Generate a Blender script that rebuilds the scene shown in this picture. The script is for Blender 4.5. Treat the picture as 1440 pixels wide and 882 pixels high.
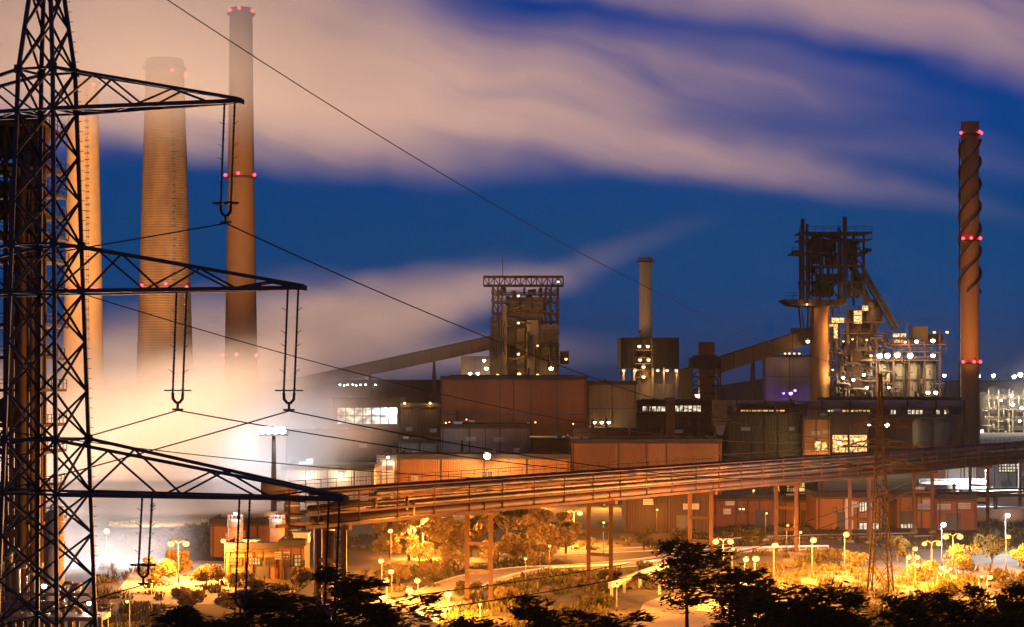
import bpy, math, random
from mathutils import Vector, Matrix
R = math.radians
random.seed(7)
scene = bpy.context.scene
for o in list(bpy.data.objects):
    bpy.data.objects.remove(o)

# ------------------------------------------------------------------ camera
F, CX, HY, CH = 2687.0, 720.0, 545.0, 30.0      # focal length in px of the 1440 px frame, horizon row, eye height
cam_d = bpy.data.cameras.new('camera')
cam = bpy.data.objects.new('camera', cam_d)
scene.collection.objects.link(cam)
cam.location = (0, 0, CH)
cam.rotation_euler = (R(90), 0, 0)
cam_d.sensor_width = 36.0
cam_d.lens = 36.0 * F / 1440.0
cam_d.shift_y = (HY - 441.0) / 1440.0
cam_d.clip_start, cam_d.clip_end = 0.5, 40000
scene.camera = cam

# ------------------------------------------------------------------ render / view
vs = scene.view_settings
vs.view_transform = 'Standard'; vs.look = 'None'; vs.exposure = 0.0; vs.gamma = 1.0
vs.use_curve_mapping = False
cy = scene.cycles
cy.use_denoising = True
try:
    cy.denoiser = 'OPENIMAGEDENOISE'; cy.denoising_input_passes = 'RGB_ALBEDO_NORMAL'
except Exception:
    pass
cy.max_bounces = 5; cy.diffuse_bounces = 2; cy.glossy_bounces = 2; cy.transmission_bounces = 3
cy.transparent_max_bounces = 12; cy.volume_bounces = 2
cy.sample_clamp_indirect = 4.0
cy.caustics_reflective = False; cy.caustics_refractive = False
cy.use_light_tree = True
cy.volume_step_rate = 1.5; cy.volume_max_steps = 96
cy.use_adaptive_sampling = True; cy.adaptive_threshold = .03; cy.adaptive_min_samples = 16

# ------------------------------------------------------------------ world: dusk sky with long streaked clouds
world = bpy.data.worlds.new('World'); scene.world = world
world.use_nodes = True
wt = world.node_tree; wt.nodes.clear()
def wn(t, **k):
    n = wt.nodes.new(t)
    for a, b in k.items(): setattr(n, a, b)
    return n
def wm(op, a, b=None, c=None, clamp=False):
    n = wn('ShaderNodeMath', operation=op, use_clamp=clamp)
    for i, v in enumerate((a, b, c)):
        if v is None: continue
        if isinstance(v, (int, float)): n.inputs[i].default_value = v
        else: wt.links.new(v, n.inputs[i])
    return n.outputs[0]
def wmix(fac, a, b, blend='MIX'):
    n = wn('ShaderNodeMix', data_type='RGBA', blend_type=blend)
    for s, v in ((n.inputs[0], fac), (n.inputs[6], a), (n.inputs[7], b)):
        if isinstance(v, (int, float)): s.default_value = v
        elif isinstance(v, tuple): s.default_value = (*v, 1)
        else: wt.links.new(v, s)
    return n.outputs[2]
SUN_EL, SUN_ROT = R(3.2), R(200)
sky = wn('ShaderNodeTexSky', sky_type='NISHITA', sun_disc=False)
sky.sun_elevation = SUN_EL; sky.sun_rotation = SUN_ROT
sky.altitude = 100; sky.air_density = 1.0; sky.dust_density = 0.3; sky.ozone_density = 9.0
tcw = wn('ShaderNodeTexCoord')
sep = wn('ShaderNodeSeparateXYZ'); wt.links.new(tcw.outputs['Generated'], sep.inputs[0])
dx, dy, dz = sep.outputs
az = wm('ARCTAN2', dx, dy)
el = wm('ARCSINE', dz)
uv = wn('ShaderNodeCombineXYZ'); wt.links.new(az, uv.inputs[0]); wt.links.new(el, uv.inputs[1])
warp = wn('ShaderNodeTexNoise', noise_dimensions='2D')
warp.inputs['Scale'].default_value = 14; warp.inputs['Detail'].default_value = 2
wt.links.new(uv.outputs[0], warp.inputs['Vector'])
wsub = wn('ShaderNodeVectorMath', operation='SUBTRACT'); wt.links.new(warp.outputs['Color'], wsub.inputs[0]); wsub.inputs[1].default_value = (.5, .5, .5)
wsc = wn('ShaderNodeVectorMath', operation='MULTIPLY'); wt.links.new(wsub.outputs[0], wsc.inputs[0]); wsc.inputs[1].default_value = (.05, .016, 0)
uvw = wn('ShaderNodeVectorMath', operation='ADD'); wt.links.new(uv.outputs[0], uvw.inputs[0]); wt.links.new(wsc.outputs[0], uvw.inputs[1])
def streak(angle_deg, length, width, detail=4):
    mp = wn('ShaderNodeMapping', vector_type='TEXTURE')
    mp.inputs['Rotation'].default_value = (0, 0, R(angle_deg)); mp.inputs['Scale'].default_value = (length, width, 1)
    wt.links.new(uvw.outputs[0], mp.inputs[0])
    n = wn('ShaderNodeTexNoise', noise_dimensions='2D'); n.inputs['Scale'].default_value = 1; n.inputs['Detail'].default_value = detail
    n.inputs['Roughness'].default_value = .5
    wt.links.new(mp.outputs[0], n.inputs['Vector'])
    return n.outputs['Fac']
st1 = streak(-15, .16, .02, 3)
st2 = streak(-10, .35, .05, 2)
def stroke(px, py, hl, hw, ang, s):
    """one long soft cloud bank; centre and size in picture units turned into sky angles"""
    u = math.atan((px - CX) / F); v = math.atan((HY - py) / F)
    mp = wn('ShaderNodeMapping', vector_type='TEXTURE')
    mp.inputs['Location'].default_value = (u, v, 0); mp.inputs['Rotation'].default_value = (0, 0, R(ang))
    mp.inputs['Scale'].default_value = (hl / F, hw / F, 1)
    wt.links.new(uvw.outputs[0], mp.inputs[0])
    ln = wn('ShaderNodeVectorMath', operation='LENGTH'); wt.links.new(mp.outputs[0], ln.inputs[0])
    mr = wn('ShaderNodeMapRange', interpolation_type='SMOOTHSTEP')
    wt.links.new(ln.outputs['Value'], mr.inputs[0])
    for i, v2 in ((1, 1.75), (2, .0), (3, 0), (4, s * 1.25)): mr.inputs[i].default_value = v2
    return mr.outputs[0]
CLOUDS = [(130, 30, 400, 115, -6, .9), (420, 140, 290, 72, -6, .5), (610, 95, 300, 55, -8, .32), (790, 165, 300, 45, -12, .42), (950, 100, 260, 42, -9, .26), (1090, 240, 230, 24, -11, .2),
          (1180, 6, 320, 42, -7, .6), (1400, 62, 180, 44, -15, .34), (1290, 215, 170, 26, -8, .12), (500, 455, 190, 40, 14, .3),
          (640, 428, 170, 24, 15, .18), (800, 372, 130, 18, 16, .09), (330, 480, 170, 60, 8, .35), (640, 500, 200, 24, 3, .12)]
msum = None
for c in CLOUDS:
    v = stroke(*c)
    msum = v if msum is None else wm('ADD', msum, v)
# the same kind of cloud goes on over the rest of the sky
gen = wm('MULTIPLY', wm('SUBTRACT', st2, .52), 2.2, clamp=True)
away = wm('GREATER_THAN', wm('ABSOLUTE', az), .30)
awaysoft = wn('ShaderNodeMapRange', interpolation_type='SMOOTHSTEP'); wt.links.new(wm('MAXIMUM', wm('ABSOLUTE', az), wm('MULTIPLY', el, 1.35)), awaysoft.inputs[0])
awaysoft.inputs[1].default_value = .24; awaysoft.inputs[2].default_value = .42
msum = wm('ADD', msum, wm('MULTIPLY', gen, awaysoft.outputs[0]))
msum = wm('MULTIPLY', msum, wm('ADD', wm('MULTIPLY', st1, 1.45), wm('MULTIPLY_ADD', st2, 1.7, -.62)))
mask = wm('MULTIPLY', wm('SUBTRACT', 1.0, wm('EXPONENT', wm('MULTIPLY', msum, -1.7))), .98)
# cloud undersides catch the works' sodium glow, strongest over the stacks
warm = wn('ShaderNodeMapRange'); wt.links.new(az, warm.inputs[0])
warm.inputs[1].default_value = -.22; warm.inputs[2].default_value = .22
ccol = wmix(warm.outputs[0], (.90, .53, .34), (.47, .29, .29))
hsv = wn('ShaderNodeHueSaturation'); hsv.inputs['Saturation'].default_value = 1.0
wt.links.new(sky.outputs[0], hsv.inputs['Color'])
SKY_STRENGTH = .1
tint = wn('ShaderNodeMapRange', interpolation_type='SMOOTHSTEP'); wt.links.new(el, tint.inputs[0])
tint.inputs[1].default_value = 0.0; tint.inputs[2].default_value = .09
skyc = wmix(1.0, hsv.outputs[0], wmix(tint.outputs[0], (.5, .9, 2.4), (.0, 1.0, 1.14)), 'MULTIPLY')
full = wmix(mask, skyc, wmix(1.0, ccol, (10, 10, 10), 'MULTIPLY'))
bg = wn('ShaderNodeBackground'); wt.links.new(full, bg.inputs[0]); bg.inputs[1].default_value = SKY_STRENGTH
wo = wn('ShaderNodeOutputWorld'); wt.links.new(bg.outputs[0], wo.inputs[0])

# ------------------------------------------------------------------ helpers
def P(x, y, Y):
    """picture point (1440 x 882 units) at the real distance Y, in metres"""
    return Vector(((x - CX) / F * Y, Y, CH - (y - HY) / F * Y))
def G(x, y, z=0.0):
    """picture point on level ground of height z"""
    return P(x, y, F * (CH - z) / (y - HY))
def link(o):
    scene.collection.objects.link(o); return o
ORG = {}
def thing(name, label, cat, loc=(0, 0, 0), group=None):
    o = link(bpy.data.objects.new(name, None)); o.location = loc; o.empty_display_size = .5
    o['label'] = label; o['category'] = cat
    if group: o['group'] = group
    ORG[o] = Vector(loc); return o
def tag(o, label, cat, group=None):
    o['label'] = label; o['category'] = cat
    if group: o['group'] = group
    return o
def struct(o):
    o['kind'] = 'structure'; return o
def stuff(o, label=None, cat=None):
    o['kind'] = 'stuff'
    if label: o['label'] = label
    if cat: o['category'] = cat
    return o
class MB:
    def __init__(s): s.v = []; s.f = []
    def add(s, vs, fs):
        b = len(s.v); s.v += [tuple(v) for v in vs]; s.f += [tuple(i + b for i in f) for f in fs]; return s
    def box(s, x0, x1, y0, y1, z0, z1):
        return s.add([(x0, y0, z0), (x1, y0, z0), (x1, y1, z0), (x0, y1, z0), (x0, y0, z1), (x1, y0, z1), (x1, y1, z1), (x0, y1, z1)],
                     [(0, 3, 2, 1), (4, 5, 6, 7), (0, 1, 5, 4), (1, 2, 6, 5), (2, 3, 7, 6), (3, 0, 4, 7)])
    def bpx(s, x0, x1, y0, y1, Y, d):
        """box whose front face at distance Y spans those picture columns/rows; y1 None = down to the ground"""
        a = P(x0, y0, Y); b = P(x1, y1 if y1 is not None else y0, Y)
        return s.box(a.x, b.x, Y, Y + d, b.z if y1 is not None else 0.0, a.z)
    def beam(s, p, q, w, h=None):
        p, q = Vector(p), Vector(q); h = h or w; d = (q - p)
        if d.length < 1e-6: return s
        d.normalize(); up = Vector((0, 0, 1)) if abs(d.z) < .95 else Vector((0, 1, 0))
        a = d.cross(up).normalized() * (w / 2); b = a.cross(d).normalized() * (h / 2)
        vs = [p - a - b, p + a - b, p + a + b, p - a + b, q - a - b, q + a - b, q + a + b, q - a + b]
        return s.add(vs, [(0, 1, 2, 3), (7, 6, 5, 4), (4, 5, 1, 0), (5, 6, 2, 1), (6, 7, 3, 2), (7, 4, 0, 3)])
    def tube(s, pts, r, n=8, caps=True):
        pts = [Vector(p) for p in pts]; m = len(pts); rs = r if isinstance(r, (list, tuple)) else [r] * m
        vs = []; fs = []; a = None
        for i, p in enumerate(pts):
            d = (pts[min(i + 1, m - 1)] - pts[max(i - 1, 0)]).normalized()
            if a is None:
                up = Vector((0, 0, 1)) if abs(d.z) < .9 else Vector((0, 1, 0)); a = d.cross(up).normalized()
            else:
                a = (a - d * a.dot(d)).normalized()
            b = d.cross(a)
            for k in range(n):
                t = 2 * math.pi * k / n; vs.append(p + (a * math.cos(t) + b * math.sin(t)) * rs[i])
        for i in range(m - 1):
            for k in range(n):
                k2 = (k + 1) % n; fs.append((i * n + k, i * n + k2, (i + 1) * n + k2, (i + 1) * n + k))
        if caps: fs += [tuple(range(n - 1, -1, -1)), tuple(range((m - 1) * n, m * n))]
        return s.add(vs, fs)
    def lathe(s, x, y, prof, n=24, caps=True):
        vs = []; fs = []; m = len(prof)
        for r, z in prof:
            for k in range(n):
                t = 2 * math.pi * k / n; vs.append((x + r * math.cos(t), y + r * math.sin(t), z))
        for i in range(m - 1):
            for k in range(n):
                k2 = (k + 1) % n; fs.append((i * n + k, i * n + k2, (i + 1) * n + k2, (i + 1) * n + k))
        if caps: fs += [tuple(range(n - 1, -1, -1)), tuple(range((m - 1) * n, m * n))]
        return s.add(vs, fs)
    def ball(s, c, r, n=10, m=6, sz=1.0):
        c = Vector(c); prof = [(max(.02 * r, r * math.sin(math.pi * i / m)), c.z - r * sz * math.cos(math.pi * i / m)) for i in range(m + 1)]
        return s.lathe(c.x, c.y, prof, n)
    def prism(s, poly, y0, y1):
        """outline in x,z pushed through y0..y1 (outline counter-clockwise seen from the camera)"""
        n = len(poly); vs = [(x, y0, z) for x, z in poly] + [(x, y1, z) for x, z in poly]
        fs = [tuple(range(n)), tuple(range(2 * n - 1, n - 1, -1))] + [(i, i + n, (i + 1) % n + n, (i + 1) % n) for i in range(n)]
        return s.add(vs, fs)
    def ppx(s, pts, Y, d):
        return s.prism([(P(x, y, Y).x, P(x, y, Y).z) for x, y in pts], Y, Y + d)
    def rail(s, p, q, h=1.1, w=.07, step=2.0):
        p, q = Vector(p), Vector(q); n = max(1, int((q - p).length / step)); u = Vector((0, 0, 1))
        s.beam(p + u * h, q + u * h, w); s.beam(p + u * h * .55, q + u * h * .55, w * .8)
        for i in range(n + 1):
            a = p.lerp(q, i / n); s.beam(a, a + u * h, w)
        return s
    def build(s, name, mat, parent=None, smooth=False):
        me = bpy.data.meshes.new(name); off = ORG.get(parent, Vector((0, 0, 0)))
        if parent is None and s.v:      # put the origin of a one-mesh thing at its own base
            xs = [v[0] for v in s.v]; ys = [v[1] for v in s.v]; zs = [v[2] for v in s.v]
            off = Vector(((min(xs) + max(xs)) / 2, (min(ys) + max(ys)) / 2, min(zs)))
        me.from_pydata([(v[0] - off.x, v[1] - off.y, v[2] - off.z) for v in s.v], [], s.f)
        if mat: me.materials.append(mat)
        if smooth:
            me.polygons.foreach_set('use_smooth', [True] * len(me.polygons))
        me.update()
        o = link(bpy.data.objects.new(name, me))
        if parent is None: o.location = off; ORG[o] = off
        else: o.parent = parent; ORG[o] = off
        return o
UNIT = {}
def bar(parent, name, p, q, w, mat, h=None):
    """one straight steel member as an object of its own (all members share one small mesh)"""
    if mat.name not in UNIT:
        me = bpy.data.meshes.new('steel_member'); b = MB().box(-.5, .5, -.5, .5, 0, 1)
        me.from_pydata(b.v, [], b.f); me.materials.append(mat); UNIT[mat.name] = me
    p, q = Vector(p), Vector(q); d = q - p; L = d.length; d.normalize(); h = h or w
    up = Vector((0, 0, 1)) if abs(d.z) < .95 else Vector((0, 1, 0))
    a = d.cross(up).normalized(); b = a.cross(d).normalized()
    M = Matrix(((a.x * w, b.x * h, d.x * L, p.x), (a.y * w, b.y * h, d.y * L, p.y), (a.z * w, b.z * h, d.z * L, p.z), (0, 0, 0, 1)))
    o = link(bpy.data.objects.new(name, UNIT[mat.name])); o.parent = parent
    o.matrix_local = Matrix.Translation(-ORG[parent]) @ M
    ORG[o] = None
    return o

# ------------------------------------------------------------------ materials (all procedural)
def newmat(name):
    m = bpy.data.materials.new(name); m.use_nodes = True; t = m.node_tree; t.nodes.clear()
    return m, t, t.nodes.new('ShaderNodeOutputMaterial')
def mixc(t, fac, a, b):
    n = t.nodes.new('ShaderNodeMix'); n.data_type = 'RGBA'
    for s, v in ((n.inputs[0], fac), (n.inputs[6], a), (n.inputs[7], b)):
        if isinstance(v, (int, float)): s.default_value = v
        elif isinstance(v, tuple): s.default_value = (*v, 1)
        else: t.links.new(v, s)
    return n.outputs[2]
def surf(name, col, rough=.7, metal=0.0, var=.35, scale=.25, stretch=(1, 1, .25), ribs=0.0, courses=0.0, rust=None, rust_amt=.5, bump=.0, spec=.3):
    """paint, metal, concrete: base colour with large stains, fine speckle, optional ribs (upright) or courses (level), optional rust patches"""
    m, t, out = newmat(name); N = t.nodes.new; L = t.links.new
    geo = N('ShaderNodeNewGeometry')
    mp = N('ShaderNodeMapping'); mp.inputs['Scale'].default_value = stretch; L(geo.outputs['Position'], mp.inputs[0])
    n1 = N('ShaderNodeTexNoise'); n1.inputs['Scale'].default_value = scale; n1.inputs['Detail'].default_value = 6; n1.inputs['Roughness'].default_value = .62; L(mp.outputs[0], n1.inputs['Vector'])
    n2 = N('ShaderNodeTexNoise'); n2.inputs['Scale'].default_value = scale * 9; n2.inputs['Detail'].default_value = 4; L(geo.outputs['Position'], n2.inputs['Vector'])
    r1 = N('ShaderNodeMapRange'); L(n1.outputs['Fac'], r1.inputs[0]); r1.inputs[1].default_value = .32; r1.inputs[2].default_value = .7
    dark = tuple(c * (1 - var) for c in col); lite = tuple(min(1, c * (1 + var * .6)) for c in col)
    c = mixc(t, r1.outputs[0], dark, lite)
    r2 = N('ShaderNodeMapRange'); L(n2.outputs['Fac'], r2.inputs[0]); r2.inputs[1].default_value = .35; r2.inputs[2].default_value = .75; r2.inputs[4].default_value = .35
    c = mixc(t, r2.outputs[0], c, tuple(x * .55 for x in col))
    if rust:
        r3 = N('ShaderNodeMapRange'); L(n1.outputs['Fac'], r3.inputs[0]); r3.inputs[1].default_value = .62 - .25 * rust_amt; r3.inputs[2].default_value = .72 - .2 * rust_amt
        c = mixc(t, r3.outputs[0], c, rust)
    b = N('ShaderNodeBsdfPrincipled'); L(c, b.inputs['Base Color'])
    b.inputs['Roughness'].default_value = rough; b.inputs['Metallic'].default_value = metal; b.inputs['Specular IOR Level'].default_value = spec
    h = None
    if ribs or courses:
        w = N('ShaderNodeTexWave'); w.wave_profile = 'SIN'; w.bands_direction = 'DIAGONAL' if ribs else 'Z'
        mp2 = N('ShaderNodeMapping'); L(geo.outputs['Position'], mp2.inputs[0]); L(mp2.outputs[0], w.inputs['Vector'])
        mp2.inputs['Scale'].default_value = (1, 1, 0) if ribs else (0, 0, 1)
        w.inputs['Scale'].default_value = (ribs or courses); w.inputs['Distortion'].default_value = .4 if courses else 0
        h = w.outputs['Fac']
        if courses:
            k = N('ShaderNodeMath'); k.operation = 'MULTIPLY'; L(h, k.inputs[0]); k.inputs[1].default_value = .7
            c2 = mixc(t, k.outputs[0], c, tuple(x * .3 for x in col)); L(c2, b.inputs['Base Color'])
    bp = N('ShaderNodeBump'); bp.inputs['Strength'].default_value = .5 if h else (bump or .15); bp.inputs['Distance'].default_value = .12 if h else .05
    L(h if h else n2.outputs['Fac'], bp.inputs['Height']); L(bp.outputs[0], b.inputs['Normal'])
    L(b.outputs[0], out.inputs[0]); return m
def glow(name, col, s):
    m, t, out = newmat(name); e = t.nodes.new('ShaderNodeEmission'); e.inputs[0].default_value = (*col, 1); e.inputs[1].default_value = s
    t.links.new(e.outputs[0], out.inputs[0])
    try: m.cycles.emission_sampling = 'NONE' if s < 60 else 'AUTO'
    except Exception: pass
    return m
def litwin(name, col, s, sx=.5, sz=.3):
    """a lit window: an uneven bright interior seen through dirty glass"""
    m, t, out = newmat(name); N = t.nodes.new; L = t.links.new
    geo = N('ShaderNodeNewGeometry'); mp = N('ShaderNodeMapping'); mp.inputs['Scale'].default_value = (sx, .1, sz); L(geo.outputs['Position'], mp.inputs[0])
    n = N('ShaderNodeTexNoise'); n.inputs['Scale'].default_value = 1; n.inputs['Detail'].default_value = 5; L(mp.outputs[0], n.inputs['Vector'])
    r = N('ShaderNodeMapRange'); L(n.outputs['Fac'], r.inputs[0]); r.inputs[1].default_value = .38; r.inputs[2].default_value = .65; r.inputs[3].default_value = .08 * s; r.inputs[4].default_value = s
    e = N('ShaderNodeEmission'); e.inputs[0].default_value = (*col, 1); L(r.outputs[0], e.inputs[1])
    g = N('ShaderNodeBsdfGlossy'); g.inputs['Roughness'].default_value = .1; mx = N('ShaderNodeMixShader'); mx.inputs[0].default_value = .08
    L(e.outputs[0], mx.inputs[1]); L(g.outputs[0], mx.inputs[2]); L(mx.outputs[0], out.inputs[0])
    try: m.cycles.emission_sampling = 'AUTO'
    except Exception: pass
    return m
def leafmat(name, c1, c2):
    m, t, out = newmat(name); N = t.nodes.new; L = t.links.new
    geo = N('ShaderNodeNewGeometry'); n = N('ShaderNodeTexNoise'); n.inputs['Scale'].default_value = .9; n.inputs['Detail'].default_value = 3; L(geo.outputs['Position'], n.inputs['Vector'])
    r = N('ShaderNodeMapRange'); L(n.outputs['Fac'], r.inputs[0]); r.inputs[1].default_value = .35; r.inputs[2].default_value = .65
    c = mixc(t, r.outputs[0], c1, c2)
    d = N('ShaderNodeBsdfDiffuse'); L(c, d.inputs[0]); tr = N('ShaderNodeBsdfTranslucent'); L(c, tr.inputs[0])
    mx = N('ShaderNodeMixShader'); mx.inputs[0].default_value = .35; L(d.outputs[0], mx.inputs[1]); L(tr.outputs[0], mx.inputs[2]); L(mx.outputs[0], out.inputs[0]); return m
M = {}
M['pylon'] = surf('pylon_steel', (.055, .055, .06), .55, .6, .3, .8)
M['pylon2'] = surf('weathered_pylon_steel', (.028, .02, .013), .85, .1, .3, .8, spec=.05)
M['ins'] = surf('dark_glazed_insulator', (.03, .022, .02), .25, 0, .2, 1, spec=.6)
M['wire'] = surf('aluminium_conductor', (.014, .012, .012), .9, 0, .1, 1, spec=.05)
M['conc_w'] = surf('smooth_stack_concrete', (.29, .165, .06), .9, 0, .22, .05, (1, 1, .15))
M['conc_b'] = surf('board_marked_stack_concrete', (.165, .085, .028), .9, 0, .65, .07, (1, 1, .4), courses=.33)
M['conc_p'] = surf('pale_stack_concrete', (.34, .25, .15), .9, 0, .3, .08, (1, 1, .2))
M['conc_o'] = surf('brown_stack_coating', (.115, .05, .014), .85, 0, .22, .04, (1, 1, .1))
M['conc'] = surf('grey_concrete', (.12, .085, .045), .9, 0, .3, .12)
M['stack_r'] = surf('rust_brown_steel_stack', (.40, .18, .055), .7, .1, .25, .08, (1, 1, .2))
M['rust'] = surf('rusty_structural_steel', (.055, .028, .014), .8, .2, .45, .35, rust=(.08, .033, .013), rust_amt=.6)
M['rust_d'] = surf('sooty_structural_steel', (.04, .028, .02), .85, .1, .45, .4, rust=(.055, .026, .012))
M['clad_brown'] = surf('brown_wall_cladding', (.15, .052, .02), .75, 0, .5, .05, (1, 1, .07), ribs=1.4)
M['clad_orange'] = surf('ochre_wall_cladding', (.24, .10, .024), .75, 0, .5, .06, (1, 1, .07), ribs=1.1)
M['clad_grey'] = surf('grey_corrugated_cladding', (.19, .155, .13), .7, .1, .5, .08, (1, 1, .07), ribs=.9)
M['clad_dark'] = surf('dark_brown_cladding', (.045, .025, .013), .8, 0, .5, .07, (1, 1, .07), ribs=1.1)
M['clad_green'] = surf('dark_olive_cladding', (.04, .038, .02), .8, 0, .3, .1, (1, 1, .2), ribs=1.1)
M['clad_buff'] = surf('buff_ribbed_cladding', (.15, .09, .034), .75, 0, .5, .08, (1, 1, .07), ribs=1.2)
M['roof'] = surf('bitumen_roofing', (.028, .023, .02), .9, 0, .4, .2, (1, 1, 1))
M['pipe'] = surf('dull_pipe_jacket', (.085, .066, .048), .55, .2, .3, .2, (1, 1, 1), rust=(.22, .11, .05), rust_amt=.35)
M['pipe_r'] = surf('rusty_gas_main', (.055, .026, .011), .65, .3, .35, .25, (1, 1, 1), rust=(.06, .025, .01))
M['pipe_p'] = surf('pale_gas_main', (.22, .165, .12), .6, .2, .3, .1, (1, 1, 1))
M['tank'] = surf('pale_grey_tank_paint', (.27, .21, .135), .6, .1, .3, .15, (1, 1, .15))
M['tank_o'] = surf('reddish_tank_paint', (.44, .26, .17), .6, .1, .3, .15, (1, 1, .15))
M['galv'] = surf('galvanised_steel', (.30, .30, .29), .5, .6, .25, .8)
M['dark'] = surf('dark_machinery_paint', (.06, .055, .05), .7, .2, .4, .3)
M['asphalt'] = surf('worn_asphalt', (.09, .07, .045), .9, 0, .3, .18, (1, 1, 1), bump=.3)
M['paving'] = surf('pale_concrete_paving', (.36, .29, .20), .9, 0, .2, .15, (1, 1, 1), bump=.3)
M['kerb'] = surf('kerb_concrete', (.40, .36, .30), .9, 0, .25, .6, (1, 1, 1))
M['paint'] = surf('road_paint', (.70, .68, .62), .8, 0, .25, 1.2, (1, 1, 1))
M['ground'] = surf('rough_grass_and_soil', (.045, .032, .012), .95, 0, .55, .09, (1, 1, 1), bump=.9)
M['hill'] = surf('far_hill_scrub', (.04, .045, .035), .95, 0, .4, .01, (1, 1, 1))
M['bark'] = surf('bark', (.08, .055, .035), .95, 0, .4, 2, (1, 1, .3))
M['leaf_lit'] = leafmat('lit_leaves', (.14, .105, .035), (.30, .21, .085))  # lamplight put into the colour: paler, warmer copy for plants near lamps
M['leaf_mid'] = leafmat('darker_leaves', (.045, .042, .012), (.11, .09, .03))  # less lamplight in the colour: darker copy for other plants and undergrowth
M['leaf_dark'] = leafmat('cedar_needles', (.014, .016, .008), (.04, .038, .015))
M['ochre'] = surf('ochre_render', (.17, .08, .022), .85, 0, .3, .3, (1, 1, .4))
M['pole'] = surf('dark_lamp_post', (.05, .045, .04), .6, .3, .3, .8)
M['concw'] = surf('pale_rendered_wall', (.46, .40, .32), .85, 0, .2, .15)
M['sodium'] = glow('sodium_lamp', (1.0, .5, .13), 3.2)
M['white'] = glow('mercury_lamp', (1.0, .93, .80), 30)
M['cool'] = glow('cool_floodlight', (.80, .90, 1.0), 40)
M['warmw'] = glow('warm_works_lamp', (1.0, .66, .28), 3.5)
M['red'] = glow('red_obstruction_lamp', (1.0, .03, .05), 9)
M['violet'] = glow('violet_lamp', (.22, .12, 1.0), 14)
M['melt'] = litwin('glowing_furnace_opening', (1.0, .55, .18), 2.6, 1.1, 1.1)
M['win_w'] = litwin('lit_white_window', (1.0, .86, .6), 1.5, .8, .6)
M['win_o'] = litwin('lit_amber_window', (1.0, .58, .18), 1.6, .4, .3)
M['win_g'] = litwin('lit_works_glazing', (1.0, .86, .6), 1.5, .3, .5)
SOD = (1.0, .33, .045); WHT = (1.0, .80, .50); COOL = (.58, .80, 1.0); WRM = (1.0, .58, .20); REDC = (1, .03, .04)

GAIN = 1.0
def light(parent, loc, col, power, r=.3, name='lamp_light', spot=None, target=None, blend=.5):
    d = bpy.data.lights.new(name, 'SPOT' if spot else 'POINT'); d.energy = power * GAIN; d.color = col; d.shadow_soft_size = r
    o = link(bpy.data.objects.new(name, d)); o.parent = parent
    o.location = Vector(loc) - (ORG[parent] if parent else Vector((0, 0, 0)))
    if spot:
        d.spot_size = R(spot); d.spot_blend = blend
        o.rotation_euler = (Vector(target) - Vector(loc)).to_track_quat('-Z', 'Y').to_euler()
    return o

# ------------------------------------------------------------------ ground, roads
def hill_z(x, y):
    """the camera stands on a wooded bank that falls to the works' level ground"""
    if y > 215: return 0.0
    t = max(0.0, min(1.0, y / 215)); b = 26.5 * (1 - t) ** 3.2
    return b
xs = [-4500, -2500, -1000, -500] + list(range(-300, 301, 20)) + [500, 1000, 2500, 4500]
ys = [-600, -200, -60] + list(range(-20, 240, 8)) + [300, 420, 600, 900, 1500, 3000, 5200]
gv = [(x, y, hill_z(x, max(y, 0)) + (random.uniform(-.25, .25) if 10 < y < 200 and abs(x) < 300 else 0)) for y in ys for x in xs]
nx = len(xs); gf = [(j * nx + i, j * nx + i + 1, (j + 1) * nx + i + 1, (j + 1) * nx + i) for j in range(len(ys) - 1) for i in range(nx - 1)]
g = MB(); g.add(gv, gf); struct(g.build('ground', M['ground'], None, True))
# far low hills on the horizon
hb = MB(); hv = []
for k in range(61):
    X = -1600 + k * 55; hgt = 34 + 9 * math.sin(k * .7) + 6 * math.sin(k * 1.9 + 1); hv += [(X, 3300, -1), (X, 3330, hgt), (X, 3900, hgt * .8), (X, 4200, -1)]
hb.add(hv, [(k * 4 + j, k * 4 + 4 + j, k * 4 + 5 + j, k * 4 + 1 + j) for k in range(60) for j in range(3)])
struct(hb.build('hills', M['hill'], None, True))
def sheet(name, pts, z, mat):
    m = MB(); m.add([(p.x, p.y, z) for p in pts], [tuple(range(len(pts)))]); return struct(m.build(name, mat))
def strip(pts, w, z, mb):
    n = len(pts); vs = []
    for i in range(n):
        d = (pts[min(i + 1, n - 1)] - pts[max(i - 1, 0)]); d.z = 0; d.normalize(); a = Vector((-d.y, d.x, 0)) * (w / 2)
        vs += [(pts[i].x + a.x, pts[i].y + a.y, z), (pts[i].x - a.x, pts[i].y - a.y, z)]
    return mb.add(vs, [(2 * i + 1, 2 * i + 3, 2 * i + 2, 2 * i) for i in range(n - 1)])
def smooth_path(pts, k=8):
    out = []
    for i in range(len(pts) - 1):
        p0 = pts[max(i - 1, 0)]; p1 = pts[i]; p2 = pts[i + 1]; p3 = pts[min(i + 2, len(pts) - 1)]
        for j in range(k):
            t = j / k
            out.append(.5 * ((2 * p1) + (p2 - p0) * t + (2 * p0 - 5 * p1 + 4 * p2 - p3) * t * t + (3 * p1 - p0 - 3 * p2 + p3) * t ** 3))
    return out + [pts[-1]]
def kerbs(parent, path, w, h=.13):
    for sgn in (-1, 1):
        m = MB(); n = len(path); off = []
        for i in range(n):
            d = (path[min(i + 1, n - 1)] - path[max(i - 1, 0)]); d.z = 0; d.normalize(); off.append(Vector(path[i]) + Vector((-d.y, d.x, 0)) * sgn * (w / 2 + .15))
        for i in range(n - 1): m.beam(off[i] + Vector((0, 0, h / 2)), off[i + 1] + Vector((0, 0, h / 2)), .3, h)
        m.build('kerb', M['kerb'], parent)
rp = smooth_path([G(520, 905), G(580, 862), G(650, 822), G(730, 803), G(830, 797), G(930, 788), G(1030, 774), G(1160, 770)])
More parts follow.
